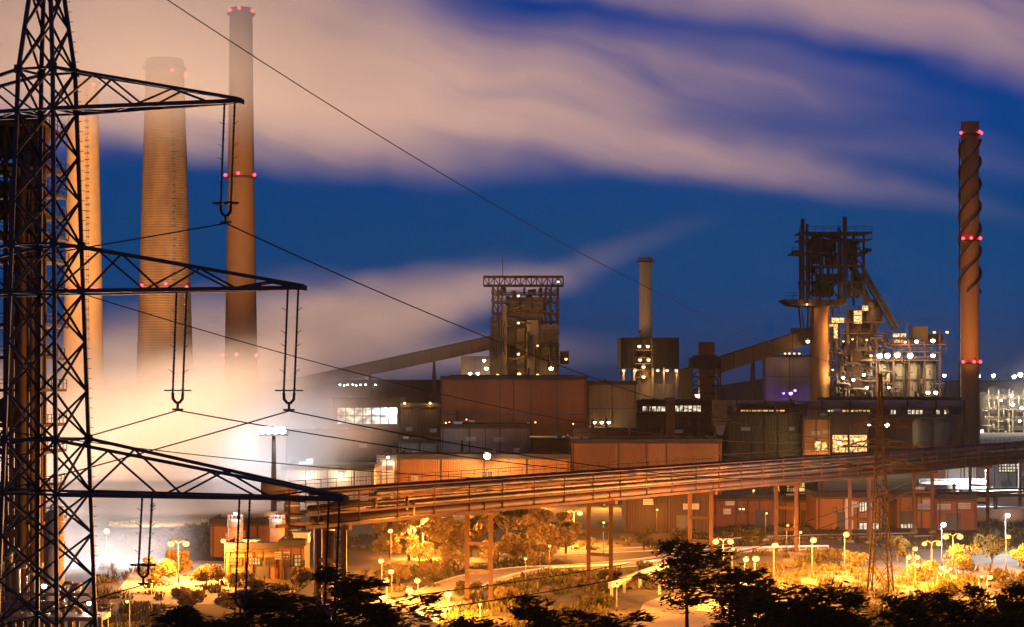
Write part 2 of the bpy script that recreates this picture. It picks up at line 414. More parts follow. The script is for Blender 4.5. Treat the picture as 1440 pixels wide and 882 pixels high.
m = MB(); strip(rp, 8.5, .012, m); road = struct(m.build('road', M['paving'])); kerbs(road, rp, 8.5)
m = MB()
for i in range(2, len(rp) - 3, 2): strip([rp[i], rp[i].lerp(rp[i + 1], .8)], .16, .017, m)
m.build('centre_line', M['paint'], road)
rp2 = smooth_path([G(640, 796), G(720, 782), G(830, 776), G(950, 770), G(1080, 757), G(1300, 752)])
m = MB(); strip(rp2, 7, .016, m); road2 = struct(m.build('road', M['asphalt'])); kerbs(road2, rp2, 7)
yard = sheet('yard', [G(880, 900), G(1052, 900), G(1030, 858), G(985, 842), G(935, 838), G(905, 848)], .02, M['paving'])
yard2 = sheet('yard', [G(990, 862), G(1060, 862), G(1050, 815), G(1008, 822)], .024, M['paving'])
yard3 = sheet('yard', [G(1100, 790), G(1330, 790), G(1330, 740), G(1120, 742)], .008, M['asphalt'])
yard4 = sheet('yard', [G(150, 850), G(330, 850), G(330, 790), G(200, 786)], .02, M['paving'])

# ------------------------------------------------------------------ big lattice pylon in the foreground
def pylon(name, label, base, ang, zs_levels, half, arms, top_z, wl, wb, mat, single):
    """four tapering legs, crossed bracing, cross arms; single = each member its own object"""
    bx, by, bz = base; t = thing(name, label, 'pylon', base)
    e = Vector((math.cos(ang), -math.sin(ang), 0)); n = Vector((math.sin(ang), math.cos(ang), 0)); c0 = Vector((bx, by, 0))
    def cor(i, z):
        a = half(z); sx, sy = ((1, 1), (1, -1), (-1, -1), (-1, 1))[i]
        return c0 + e * a * sx + n * a * sy + Vector((0, 0, z))
    zl = zs_levels
    for i in range(4):
        m = MB()
        for a, b in zip(zl[:-1], zl[1:]): m.beam(cor(i, a), cor(i, b) + Vector((0, 0, .01)), wl)
        if i == 0 and single:          # step bolts up one leg
            z = 18.0
            while z < 53:
                q = cor(0, z); m.beam(q, q + e * .32, .03); z += .52
        m.build('leg', mat, t)
    mm = MB()
    for a, b in zip(zl[:-1], zl[1:]):
        for i in range(4):
            j = (i + 1) % 4
            ends = ((cor(i, a), cor(j, b)), (cor(j, a), cor(i, b)))
            for p, q in ends:
                if single: bar(t, 'brace', p, q, wb, mat)
                else: mm.beam(p, q, wb)
    if not single: mm.build('lattice_bracing', mat, t)
    for L, zlow, zhigh in arms:
        for i in range(4):
            for zz in (zlow, zhigh): bar(t, 'horizontal_bar', cor(i, zz), cor((i + 1) % 4, zz), wb * 1.3, mat)
            if single:
                q = cor(i, zhigh); bar(t, 'gusset_plate', q - Vector((0, 0, .22)), q + Vector((0, 0, .22)), .4, mat, .24)
    for L, zlow, zhigh in arms:
        for sx in (1, -1):
            tip = c0 + e * L * sx + Vector((0, 0, zlow)); arm = MB(); br = []
            for sy in (1, -1):
                idx = {(1, 1): 0, (1, -1): 1, (-1, -1): 2, (-1, 1): 3}[(sx, sy)]
                lo, hi = cor(idx, zlow), cor(idx, zhigh); tp = tip + n * sy * .16
                arm.beam(lo, tp, wl * 1.05); arm.beam(hi, tp + Vector((0, 0, .12)), wl * .8)
                N = 6 if L > 12 else 5; fr = [0] + [1 - (1 - k / N) ** 1.15 for k in range(1, N)] + [.985]
                for k in range(N):
                    p = lo.lerp(tp, fr[k]) if k % 2 == 0 else hi.lerp(tp, fr[k])
                    q = hi.lerp(tp, fr[k + 1]) if k % 2 == 0 else lo.lerp(tp, fr[k + 1])
                    br.append((p, q))
                    if sy == 1 and k < N - 1:
                        lo2 = cor({1: 1, -1: 2}[sx], zlow); tp2 = tip - n * .16
                        a_, b_ = (lo, lo2) if k % 2 else (lo2, lo)
                        t1, t2 = (tp, tp2) if k % 2 else (tp2, tp)
                        br.append((a_.lerp(t1, fr[k]), b_.lerp(t2, fr[k + 1])))
            arm.beam(tip - n * .3, tip + n * .3, wl * 1.3)
            am = arm.build('cross_arm', mat, t)
            if single:
                ORG[am] = ORG[t]
                for p, q in br: bar(am, 'brace', p, q, wb * .95, mat)
            else:
                b2 = MB()
                for p, q in br: b2.beam(p, q, wb * .9)
                b2.build('arm_bracing', mat, am)
    return t, e, n
Y1 = 100.0; X1 = (66 - CX) / F * Y1; A1 = R(20)
TOP1 = 54.5
def half1(z):
    if z <= 46.56: return 1.04 + (46.56 - z) * (1.80 - 1.04) / (46.56 - 17.46)
    return 1.04 + (.22 - 1.04) * (z - 46.56) / (TOP1 - 46.56)
gz1 = hill_z(X1, Y1) - .3
lv = [gz1, 7.5, 11.5, 15.0, 17.8, 20.0, 22.3, 24.5, 27.3, 29.8, 32.4, 34.95, 37.44, 39.8, 42.1, 44.4, 46.56, 48.8, 50.8, 52.6, TOP1]
ARMS1 = [(11.3, 44.4, 46.56), (14.8, 34.95, 37.44), (17.1, 24.5, 27.3)]
py1, e1, n1 = pylon('lattice_pylon', 'huge black lattice power pylon with three cross arms filling the left foreground',
                    (X1, Y1, gz1), A1, lv, half1, ARMS1, TOP1, .2, .095, M['pylon'], True)
X2, Y2 = (1238 - CX) / F * 280, 280.0; A2 = R(23.5); TOP2 = 32.0
def half2(z):
    if z < 9: return 1.6 - .065 * z
    return max(.16, 1.015 - (z - 9) * .85 / 21.5)
ARMS2 = [(4.2, 24.3, 25.5), (5.4, 21.3, 22.6), (6.6, 18.2, 19.6)]
py2, e2, n2 = pylon('lattice_pylon', 'slim brown lattice pylon standing among trees in front of the pipe bridge',
                    (X2, Y2, 0), A2, [0, 4, 7, 9.5, 11.8, 14, 16.1, 18.2, 19.6, 21.3, 22.6, 24.3, 25.5, 27.4, 29, 30.5, TOP2], half2, ARMS2, TOP2, .2, .09, M['pylon2'], False)

# insulators hanging from the big pylon's arms
def insulator(label, arm_i, L, length, horns=True):
    zt = ARMS1[arm_i][1] - .12; c = Vector((X1, Y1, 0)) + e1 * L
    t = thing('insulator_set', label, 'insulator', (c.x, c.y, zt - length - .9), 'insulator sets hanging from the big pylon')
    for sx in (-.29, .29):
        m = MB(); q = c + e1 * sx; lean = -.22
        prof = []; k = 26
        for i in range(k + 1):
            z = zt - length * i / k
            prof += [(.05, z + .02), (.105 if i % 2 else .07, z), (.05, z - .02)]
        vs = [(Vector((q.x, q.y, 0)) + e1 * (lean * (zt - z) / length)) for r, z in prof]
        m.tube([Vector((v.x, v.y, z)) for v, (r, z) in zip(vs, prof)], [r for r, z in prof], 6)
        m.build('string', M['ins'], t)
        b = MB(); qb = q + e1 * lean
        b.tube([Vector((qb.x, qb.y, zt - length + .12)) + d for d in [e1 * .42 * math.cos(a) + n1 * .42 * math.sin(a) for a in [i * math.pi / 8 for i in range(17)]]], .035, 5)
        b.build('grading_ring', M['pylon'], t)
        if horns:
            hb_ = MB()
            for fz in (.2, .42, .55, .8):
                z = zt - length * fz; qq = q + e1 * lean * fz
                hb_.beam(Vector((qq.x, qq.y, z)), Vector((qq.x, qq.y, z + .16)) + e1 * (.26 if sx > 0 else -.26), .028)
            hb_.build('arcing_horn', M['pylon'], t)
    y = MB(); zb = zt - length; q = c + e1 * -.22
    pts = [q - e1 * .29 + Vector((0, 0, zb)), q - e1 * .27 + Vector((0, 0, zb - .32)), q - e1 * .1 + Vector((0, 0, zb - .5)), q + e1 * .1 + Vector((0, 0, zb - .5)), q + e1 * .27 + Vector((0, 0, zb - .32)), q + e1 * .29 + Vector((0, 0, zb))]
    y.tube(pts, .075, 6); y.build('yoke', M['pylon'], t)
    y = MB(); y.beam(q + Vector((0, 0, zb - .45)), q + Vector((0, 0, zb - .85)), .12); y.beam(q + Vector((0, 0, zb - .85)) - e1 * .3, q + Vector((0, 0, zb - .85)) + e1 * .3, .1); y.build('clamp', M['pylon'], t)
    return q + Vector((0, 0, zb - .9))
att = {}
att['u'] = insulator('double insulator string hanging from the tip of the topmost cross arm', 0, 10.75, 5.1)
att['m2'] = insulator('double insulator string hanging from the tip of the middle cross arm', 1, 14.3, 5.1)
att['m1'] = insulator('double insulator string hanging halfway along the middle cross arm', 1, 8.0, 5.1)
att['l3'] = insulator('double insulator string at the tip of the lowest cross arm', 2, 16.55, 5.1)
att['l2'] = insulator('double insulator string on the outer half of the lowest cross arm', 2, 11.6, 4.9)
att['l1'] = insulator('double insulator string on the lowest cross arm nearest the pylon body', 2, 6.0, 3.6)
def catenary(p, q, sag, n=28):
    p, q = Vector(p), Vector(q)
    return [p.lerp(q, i / n) - Vector((0, 0, sag * 4 * (i / n) * (1 - i / n))) for i in range(n + 1)]
def wire(label, p, q, sag, r=.036):
    m = MB(); m.tube(catenary(p, q, sag), r, 5); tag(m.build('power_line', M['wire'], None, True), label, 'cable', 'overhead lines')
def arm2(i, L, drop=2.0): return Vector((X2, Y2, 0)) + e2 * L + Vector((0, 0, ARMS2[i][1] - drop))
wire('earth wire crossing the whole sky down to the tip of the slim far pylon', (X1, Y1, TOP1), (X2, Y2, TOP2), 4.0, .034)
wire('power line running down right from the topmost insulator string', att['u'], arm2(0, 4.2), 3.6)
wire('power line running down right from the middle arm tip string', att['m2'], arm2(1, 5.4), 3.0)
wire('power line running down right from the string halfway along the middle arm', att['m1'], arm2(1, 3.0), 3.0)
wire('power line running down right from the lowest arm tip string', att['l3'], arm2(2, 6.6), 2.4)
wire('power line running down right from the outer string of the lowest arm', att['l2'], arm2(2, 4.0), 2.4)
wire('power line from behind the pylon across the steam to the far pylon', Vector((X1, Y1, 38.7)) - e1 * 10.8, arm2(0, -4.2), 4.2)
wire('power line passing low behind the lowest arm towards the far pylon', Vector((X1, Y1, 29.0)) - e1 * 14.3, arm2(1, -5.4), 3.6)
def leftend(key, slope, Y=150):
    q = att[key]; x0 = CX + q.x / q.y * F; y0 = HY - (q.z - CH) / q.y * F
    return P(x0 - 1500, y0 + slope * 1500, Y)
wire('power line running left behind the pylon from the topmost insulator string', att['u'], leftend('u', .12), 1.2)
wire('power line running left to the pylon from the middle arm tip string', att['m2'], leftend('m2', .20), 2.0)
wire('power line running left from the string halfway along the middle arm', att['m1'], leftend('m1', .20), 2.0)
wire('power line sloping down left from the innermost string of the lowest arm', att['l1'], leftend('l1', .22), 1.5)

# ------------------------------------------------------------------ chimneys
def red_lamps(t, pts, r=.5, power=60):
    for p in pts:
        b = MB(); b.ball(p, r, 8, 5); b.build('red_lamp', M['red'], t, True)
def chimney(label, cx, Y, prof, mat, rings, lamps, ladder_dx=None, cap=True, n=40, steps=0, lamp_r=.62):
    s = F / Y; X = (cx - CX) / s
    t = thing('chimney', label, 'chimney', (X, Y, 0))
    pr = [(hw / s, CH - (y - HY) / s) for y, hw in prof]     # top to bottom
    pr = pr[::-1]
    if steps:                                                # board-marked lifts: each lift stands slightly proud of the one below
        q = []
        for (r0, z0), (r1, z1) in zip(pr[:-1], pr[1:]):
            k = max(1, int((z1 - z0) / steps))
            for i in range(k):
                f0, f1 = i / k, (i + 1) / k - .02
                q += [(r0 + (r1 - r0) * f0 + (i % 2) * .06, z0 + (z1 - z0) * f0), (r0 + (r1 - r0) * f1 + (i % 2) * .06, z0 + (z1 - z0) * f1)]
        pr = q + [pr[-1]]
    pr = [(pr[0][0], 0.0)] + [a for a in pr if a[1] > .5]
    m = MB(); m.lathe(X, Y, pr + [(pr[-1][0] * .86, pr[-1][1]), (pr[-1][0] * .86, pr[-1][1] - 3)], n); m.build('shaft', mat, t, not steps)
    def rad(z):
        for (r0, z0), (r1, z1) in zip(pr[:-1], pr[1:]):
            if z0 <= z <= z1: return r0 + (r1 - r0) * (z - z0) / max(1e-6, z1 - z0)
        return pr[-1][0]
    for y in rings:
        z = CH - (y - HY) / s; r = rad(z); m = MB()
        m.lathe(X, Y, [(r - .1, z - .5), (r + 1.1, z - .25), (r + 1.1, z), (r - .1, z)], n)
        pl = m.build('platform', M['rust_d'], t)
        m = MB()
        for k in range(20):
            a0 = 2 * math.pi * k / 20; a1 = 2 * math.pi * (k + 1) / 20
            p0 = Vector((X + (r + 1) * math.cos(a0), Y + (r + 1) * math.sin(a0), z)); p1 = Vector((X + (r + 1) * math.cos(a1), Y + (r + 1) * math.sin(a1), z))
            m.beam(p0, p0 + Vector((0, 0, 1.1)), .08); m.beam(p0 + Vector((0, 0, 1.1)), p1 + Vector((0, 0, 1.1)), .08)
        m.build('railing', M['rust_d'], pl)
    pts = []
    for x, y in lamps:
        z = CH - (y - HY) / s; r = rad(z) + 1.0; dx = max(-r, min(r, (x - cx) / s)); pts.append(Vector((X + dx, Y - math.sqrt(max(0, r * r - dx * dx)), z)))
    red_lamps(t, pts, lamp_r)
    if ladder_dx is not None:
        m = MB(); z = 3.0; ztop = pr[-1][1]; prev = None
        for k in range(60):
            z = 3 + (ztop - 6) * k / 59; r = rad(z); dx = ladder_dx / s * r / rad(ztop * .6); yy = Y - math.sqrt(max(.01, r * r - dx * dx)) - .35; q = Vector((X + dx, yy, z))
            if prev is not None:
                m.beam(prev - Vector((.3, 0, 0)), q - Vector((.3, 0, 0)), .12); m.beam(prev + Vector((.3, 0, 0)), q + Vector((.3, 0, 0)), .12)
            m.box(q.x - .75, q.x + .75, q.y - .3, q.y + .3, q.z - .06, q.z + .06); prev = q
        m.build('ladder', M['dark'], t)
    return t, X, rad
chimney('smooth pale concrete chimney standing close right of the pylon body', 117, 690, [(108, 20), (180, 21.5), (340, 25), (500, 28), (660, 32)], M['conc_w'], [116], [(135, 122), (118, 405), (138, 405), (104, 409)], 11)
chimney('thick concrete chimney with level board marks, middle of the three', 232, 700, [(84, 26), (180, 29), (300, 33), (420, 36), (520, 39), (660, 44)], M['conc_b'], [96, 408], [(247, 103), (262, 107), (205, 403), (240, 401), (266, 405)], 17, steps=2.6)
chimney('tall slender brown chimney with red lamp rows, rightmost of the three', 339, 760, [(12, 16), (130, 17), (250, 18.5), (400, 21), (520, 23), (650, 26)], M['conc_o'], [20, 250, 502], [(326, 17), (339, 15), (356, 17), (318, 247), (338, 246), (359, 247), (315, 500), (336, 499), (362, 500)], None)
tR, XR, radR = chimney('brown chimney wound with spiral strakes standing alone at the right', 1364, 900, [(172, 12.5), (300, 12.8), (420, 13), (560, 13.2), (640, 13.6)], M['stack_r'], [189, 338, 511], [(1350, 188), (1375, 187), (1379, 188), (1352, 336), (1362, 336), (1376, 336), (1352, 509), (1366, 509), (1376, 509)], None, lamp_r=.75)
sR = F / 900
for k in range(3):                                            # spiral strakes on the upper third
    m = MB(); pts = []
    for i in range(90):
        z = CH + (HY - 412) / sR + i / 89 * ((412 - 196) / sR); a = 2 * math.pi * (k / 3 + i / 89 * 2.3); r = radR(z)
        pts.append((a, r, z))
    vs = []; fs = []
    for a, r, z in pts:
        for rr, zz in ((r - .1, z - .12), (r + 1.3, z - .1), (r + 1.3, z + .1), (r - .1, z + .12)): vs.append((XR + rr * math.cos(a), 900 + rr * math.sin(a), zz))
    for i in range(len(pts) - 1):
        for j in range(4): fs.append((i * 4 + j, i * 4 + (j + 1) % 4, i * 4 + 4 + (j + 1) % 4, i * 4 + 4 + j))
    m.add(vs, fs); m.build('strake', M['rust'], tR)
m = MB(); m.tube([P(1349, 196, 897), P(1349, 640, 897)], .28, 8); m.build('riser_pipe', M['pipe_r'], tR, True)
chimney('short pale chimney with dark rim rising from the boxy boiler house', 908, 860, [(362, 10), (371, 10), (372, 8.6), (470, 9.4), (620, 10.5)], M['conc_p'], [368], [], None)

# ------------------------------------------------------------------ pipe bridge across the middle of the picture
BA = Vector((-21.4, 240, 0)); BB = Vector((119.3, 445, 0)); bd = (BB - BA).normalized(); bn = Vector((bd.y, -bd.x, 0)); ZT = 17.4
def bp(y, side=0.0, z=0.0):
    t = (y - BA.y) / bd.y; return BA + bd * t + bn * side + Vector((0, 0, z))
br = thing('pipe_bridge', 'long elevated pipe bridge on steel trestles crossing the works from left to right', 'pipe bridge', (BA.x, BA.y, 0))
def runpipe(side, z, r, mat, y0=232, y1=560, drop=None):
    m = MB(); pts = [bp(y0, side, z)]
    k = 24
    for i in range(1, k + 1): pts.append(bp(y0 + (y1 - y0) * i / k, side, z))
    if drop: pts = [pts[0] + Vector((0, 0, -drop)) - bd * .2, pts[0] + Vector((0, 0, -.4)) - bd * .15] + pts
    m.tube(pts, r, 12)
    for i in range(2, k, 2):                                  # flanges
        c = bp(y0 + (y1 - y0) * i / k, side, z); m.tube([c - bd * .12, c + bd * .12], r * 1.18, 12)
    m.build('pipe', mat, br, True)
runpipe(1.6, 16.6, .3, M['pipe'], 244, drop=2.2); runpipe(.4, 16.9, .3, M['pipe'], 246); runpipe(-1.0, 17.0, .42, M['pipe_r'], 236)
runpipe(2.0, 15.6, .22, M['pipe'], 249, drop=1.6); runpipe(1.2, 15.5, .18, M['pipe'], 240)
runpipe(2.15, 14.9, .24, M['pipe'], 250, drop=1.6); runpipe(-1.2, 15.0, .4, M['pipe_r'], 236)
runpipe(1.7, 13.75, .62, M['pipe_r'], 236); runpipe(-.6, 13.75, .55, M['pipe_r'], 236)
for z, w in ((17.3, .16), (16.15, .26), (14.55, .28), (13.05, .4)):
    for sd in (-2.3, 2.3):
        bar(br, 'girder', bp(232, sd, z), bp(560, sd, z), w * .7, M['rust'], w)
y = 234
while y < 556:
    m = MB()
    for z in (16.15, 14.55, 13.05): m.beam(bp(y, -2.45, z - .1), bp(y, 2.45, z - .1), .22)
    m.beam(bp(y, 2.32, 12.9), bp(y, 2.32, 17.3), .16); m.beam(bp(y, -2.32, 12.9), bp(y, -2.32, 17.3), .16)
    m.build('rack_frame', M['rust'], br); y += 6.5
m = MB(); m.rail(bp(234, -2.3, 17.4), bp(556, -2.3, 17.4), 1.05, .07, 3); m.build('railing', M['rust'], br)
for yk in (238.4, 264.5, 290.6, 316.7, 342.8, 368.9, 395, 421.1, 447.2, 473.3):
    tr_ = MB(); tr_.beam(bp(yk, -3.0, 12.6), bp(yk, 3.0, 12.6), .7, .5); tre = tr_.build('trestle', M['rust'], br)
    ORG[tre] = ORG[br]
    for sd in (-2.0, 2.0):
        bar(tre, 'leg', bp(yk, sd, -.2), bp(yk, sd, 12.4), .62, M['rust'])
        f_ = MB(); q = bp(yk, sd); f_.box(q.x - .7, q.x + .7, q.y - .7, q.y + .7, -.2, .5); f_.build('footing', M['conc'], tre)
    for z in (4.6, 8.4): bar(tre, 'crossbar', bp(yk, -2.0, z), bp(yk, 2.0, z), .5, M['rust'])
# big duct that swings down to the ground at the bridge's left end
big = MB(); bpts = [P(456, 790, 246), P(456, 745, 246)]
for a in range(0, 91, 15): bpts.append(P(456, 745, 246) + Vector((2.6 * (1 - math.cos(R(a))), 0, 2.6 * math.sin(R(a)))))
bpts += [P(500, 716, 250)]
bpts[0].z = 0
big.tube(bpts, 1.35, 16)
tag(big.build('duct', M['pipe_r'], None, True), 'fat rusty duct bending down to the ground at the left end of the pipe bridge', 'duct')

GAIN = 1.3

# ------------------------------------------------------------------ halls
def hall(label, x0, x1, yt, Y, d, mat, splits=(), rows=(), name='works_hall', cat='building', roof=None, parapet=.6, zbase=0.0):
    a = P(x0, yt, Y); b = P(x1, yt, Y)
    t = thing(name, label, cat, ((a.x + b.x) / 2, Y, zbase))
    m = MB(); m.box(a.x, b.x, Y + .36, Y + d, zbase - .3, a.z); m.build('wall', mat, t)
    m = MB(); m.box(a.x + .05, b.x - .05, Y + .26, Y + .34, zbase - .3, a.z - .05); m.build('joint_shade', M['dark'], t)  # dark sheet puts groove shade behind the panel gaps
    xs_ = [x0] + list(splits) + [x1]; zs_ = [yt] + list(rows)
    for xa, xb in zip(xs_[:-1], xs_[1:]):
        for k, ya in enumerate(zs_):
            p = P(xa, ya, Y); q = P(xb, ya, Y); z0 = P(0, zs_[k + 1], Y).z + .16 if k + 1 < len(zs_) else zbase - .3
            m = MB(); gp_ = min(.3, Y * .0004); m.box(p.x + (gp_ if xa != x0 else 0), q.x - (gp_ if xb != x1 else 0), Y, Y + .25, z0, p.z - .1); m.build('wall_panel', mat, t)
    m = MB(); m.box(a.x - .2, b.x + .2, Y - .25, Y + d + .2, a.z, a.z + .35)
    m.box(a.x - .2, b.x + .2, Y - .25, Y + .05, a.z + .35, a.z + .35 + parapet); m.box(a.x - .2, a.x + .1, Y + .05, Y + d, a.z + .35, a.z + .35 + parapet)
    m.box(b.x - .1, b.x + .2, Y + .05, Y + d, a.z + .35, a.z + .35 + parapet)
    r_ = m.build('roof', roof or M['roof'], t)
    hh_ = a.z - zbase
    if Y < 900 and hh_ > 4:                                       # gutter, downpipes, louvres and a service door
        m = MB(); m.beam((a.x, Y - .35, a.z - .25), (b.x, Y - .35, a.z - .25), .3, .25); m.build('gutter', M['rust'], t)
        rq = random.Random(int(x0 * 3 + yt * 5)); nd = max(2, int((b.x - a.x) / 16))
        for k in range(nd + 1):
            xx = a.x + .5 + (b.x - a.x - 1) * k / nd; bar(t, 'downpipe', (xx, Y - .2, zbase - .2), (xx, Y - .2, a.z - .3), .2, M['rust'])
        for k in range(nd):
            if rq.random() < .6:
                xx = a.x + (b.x - a.x) * rq.uniform(.1, .9); zz = zbase + hh_ * rq.uniform(.45, .8); w_ = rq.uniform(.8, 1.8); m = MB()
                for q in range(4): m.box(xx - w_, xx + w_, Y - .14, Y - .01, zz + q * .32, zz + q * .32 + .2)
                m.build('louvre', M['galv'], t)
        xx = a.x + (b.x - a.x) * rq.uniform(.2, .8); m = MB(); m.box(xx - 1.6, xx + 1.6, Y - .1, Y - .004, zbase, zbase + min(3.6, hh_ * .6)); m.build('service_door', M['dark'], t)
    rnd = random.Random(int(x0 * 7 + yt)); w = b.x - a.x
    if w > 25 and Y < 900:                                       # pipe run on sleepers along the roof
        yy = Y + min(3.5, d * .3); m = MB(); m.tube([(a.x + w * .06, yy, a.z + .3), (a.x + w * .06, yy, a.z + 1.1), (a.x + w * rnd.uniform(.5, .9), yy, a.z + 1.1), (a.x + w * .92, yy + 1, a.z + 1.1)], .22, 8); m.build('roof_pipe', M['pipe_r'], r_, True)
    for k in range(max(1, int(w / 9))):                       # vents and small units on the roof
        vx = a.x + w * rnd.uniform(.08, .92); vy = Y + rnd.uniform(3, max(4, d * .5)); h = rnd.uniform(.5, 1.6); sz = rnd.uniform(.5, 1.4)
        if rnd.random() < .35:
            m = MB(); m.tube([(vx, vy, a.z + .3), (vx, vy, a.z + 1.2 + h * 2)], .25 + .1 * sz, 8); m.lathe(vx, vy, [(.5 + .1 * sz, a.z + 1.2 + h * 2), (.1, a.z + 1.7 + h * 2)], 8); m.build('flue', M['rust'], r_, True); continue
        m = MB(); m.box(vx - sz, vx + sz, vy - sz, vy + sz, a.z + .34, a.z + .35 + h); m.box(vx - sz * 1.15, vx + sz * 1.15, vy - sz * 1.15, vy + sz * 1.15, a.z + .35 + h, a.z + .5 + h); m.build('roof_vent', M['galv'], r_)
    return t
def pane_row(t, x0, x1, y0, y1, Y, mat, n, rows=1, frame='rust_d', name='window'):
    """a glazed opening: frame set into the wall, each pane its own mesh"""
    a = P(x0, y0, Y); b = P(x1, y1, Y); m = MB(); fw = max(.16, Y * .0005)
    for i in range(n + 1):
        x = a.x + (b.x - a.x) * i / n; m.box(x - fw / 2, x + fw / 2, Y - .2, Y - .02, b.z, a.z)
    for j in range(rows + 1):
        z = b.z + (a.z - b.z) * j / rows; m.box(a.x - fw / 2, b.x + fw / 2, Y - .22, Y - .03, z - fw / 2, z + fw / 2)
    w = m.build(name, M[frame], t); ORG[w] = ORG[t]
    for i in range(n):
        for j in range(rows):
            xa = a.x + (b.x - a.x) * i / n; xb = a.x + (b.x - a.x) * (i + 1) / n; za = b.z + (a.z - b.z) * j / rows; zb = b.z + (a.z - b.z) * (j + 1) / rows
            m = MB(); m.box(xa + fw / 2, xb - fw / 2, Y - .12, Y - .06, za + fw / 2, zb - fw / 2); m.build('pane', mat, w)
    return w
def lamp_box(label, x, y, Y, mat='white', rpx=3.0, power=0, col=WHT, group='works lamps', off=1.2, r=None):
    """a floodlight: bracket, hooded housing and bright lens"""
    p = P(x, y, Y - off); rr = r or rpx * .8 * Y / F
    t = thing('floodlight', label, 'lamp', p - Vector((0, 0, rr)), group)
    m = MB(); m.beam(p + Vector((0, rr * .4, 0)), p + Vector((0, off, .0)), max(.08, rr * .15)); m.build('bracket', M['dark'], t)
    m = MB(); m.lathe(p.x, p.y, [(rr * 1.05, p.z + rr * .35), (rr * .9, p.z + rr * .95), (rr * .3, p.z + rr * 1.2)], 10); m.build('hood', M['dark'], t)
    m = MB(); m.ball(p, rr * .95, 10, 6); m.build('lens', M[mat], t, True)
    if power: light(t, p - Vector((0, rr * 1.1, rr * .2)), col, power, max(.2, rr * .5))
    return t

h = hall('big brown windowless hall with broad wall panels below the centre tower', 620, 825, 533, 600, 60, M['clad_brown'], (703, 747, 783), (583,))
h = hall('buff box hall adjoining the right end of the big brown hall', 826, 895, 540, 606, 40, M['clad_buff'], (), (575,))
h = hall('grey corrugated hall in front of the big brown hall', 620, 745, 601, 545, 45, M['clad_grey'], (660, 703))
h = hall('low grey corrugated lean-to left of the corrugated hall', 561, 619, 622, 546, 40, M['clad_grey'], (590,))
h = hall('low brown hall between corrugated hall and ochre hall', 746, 803, 620, 547, 40, M['clad_brown'], (775,))
h = hall('long ochre hall with a bright lamp on its roof edge', 559, 802, 644, 500, 34, M['clad_orange'], (620, 681, 741))
pane_row(h, 679, 683, 665, 669, 500, M['win_w'], 1); pane_row(h, 687, 691, 664, 669, 500, M['win_w'], 1)
h = hall('lamplit end of the long ochre hall, made as a paler block', 530, 558, 645, 502, 28, M['concw'])  # lamp wash put into the colour: the hall's end wall as a paler block
h = hall('broad ochre hall right of centre just behind the pipe bridge', 804, 1015, 622, 520, 45, M['clad_orange'], (870, 937))
h = hall('dark hall with a wide lit glass front left of centre', 468, 561, 563, 650, 40, M['clad_dark'], (515,))
pane_row(h, 474, 559, 573, 597, 650, M['win_g'], 7, 2)
h = hall('low dark hall with two roof lamps left of the big brown hall', 563, 619, 571, 640, 40, M['clad_dark'], (590,))
h = hall('dark shed half lost in steam below the glass front', 402, 559, 610, 600, 30, M['clad_dark'], (440, 480, 520))
h = hall('far dark hall on the horizon with a row of small lights', 410, 618, 536, 1500, 60, M['clad_dark'], (480, 550))
for k, x in enumerate((478, 484, 489, 496, 501, 507, 514, 521, 528)):
    lamp_box(('first', 'second', 'third', 'fourth', 'fifth', 'sixth', 'seventh', 'eighth', 'ninth')[k] + ' small light from the left in the row along the far dark hall', x, 541 + (k % 3 == 1), 1498, 'white', 1.3, 0, group='light row on the far hall')
h = hall('dark workshop with a white lit wall behind the lowest pylon arm', 396, 526, 659, 470, 30, M['clad_grey'], (430, 498), (690,))
lamp_box('white wall lamp on the workshop by its left corner', 437, 667, 470, 'white', 2.2, 900, WHT, 'wall lamps of the workshop', 1.0)
lamp_box('white wall lamp in the middle of the workshop wall', 480, 666, 470, 'white', 2.6, 2600, WHT, 'wall lamps of the workshop', 1.0)
lamp_box('wall lamp washing the end of the long ochre hall', 546, 643, 502, 'white', 2.6, 2600, (1, .8, .5), 'works lamps', 1.2)
lamp_box('brilliant white lamp on the long ochre hall roof edge', 685, 641, 498, 'white', 6.5, 24000, (1, .72, .38), 'works lamps', 2.5)
lamp_box('left roof lamp on the low dark hall', 569, 567, 640, 'warmw', 2.6, 1200, WRM, 'works lamps', .6)
lamp_box('right roof lamp on the low dark hall', 605, 567, 640, 'warmw', 2.6, 1200, WRM, 'works lamps', .6)
for k, x in enumerate((836, 846, 856)):
    lamp_box(('left', 'middle', 'right')[k] + ' of three white lamps in the dark gap right of the buff hall', x, 594, 604, 'white', 2.6, 700, WHT, 'three gap lamps', 1.2)
h = hall('dark low block under the three gap lamps', 806, 895, 606, 590, 12, M['clad_dark'], (850,))

for x, y, pw, lab in ((632, 594, 3500, 'small roof lamp at the left foot of the big brown hall'), (656, 590, 5000, 'roof lamp at the foot of the big brown hall, second from left'), (714, 595, 5000, 'roof lamp added to warm the big brown hall, middle'), (753, 594, 5000, 'roof lamp added to warm the big brown hall, right of middle'), (806, 596, 3500, 'roof lamp added to warm the right end of the big brown hall')):
    lamp_box(lab, x, y, 586, 'sodium', 1.6, pw, (1, .5, .2), 'roof lamps before the brown hall', .6)  # the three right-hand lamps are added to light the brown wall

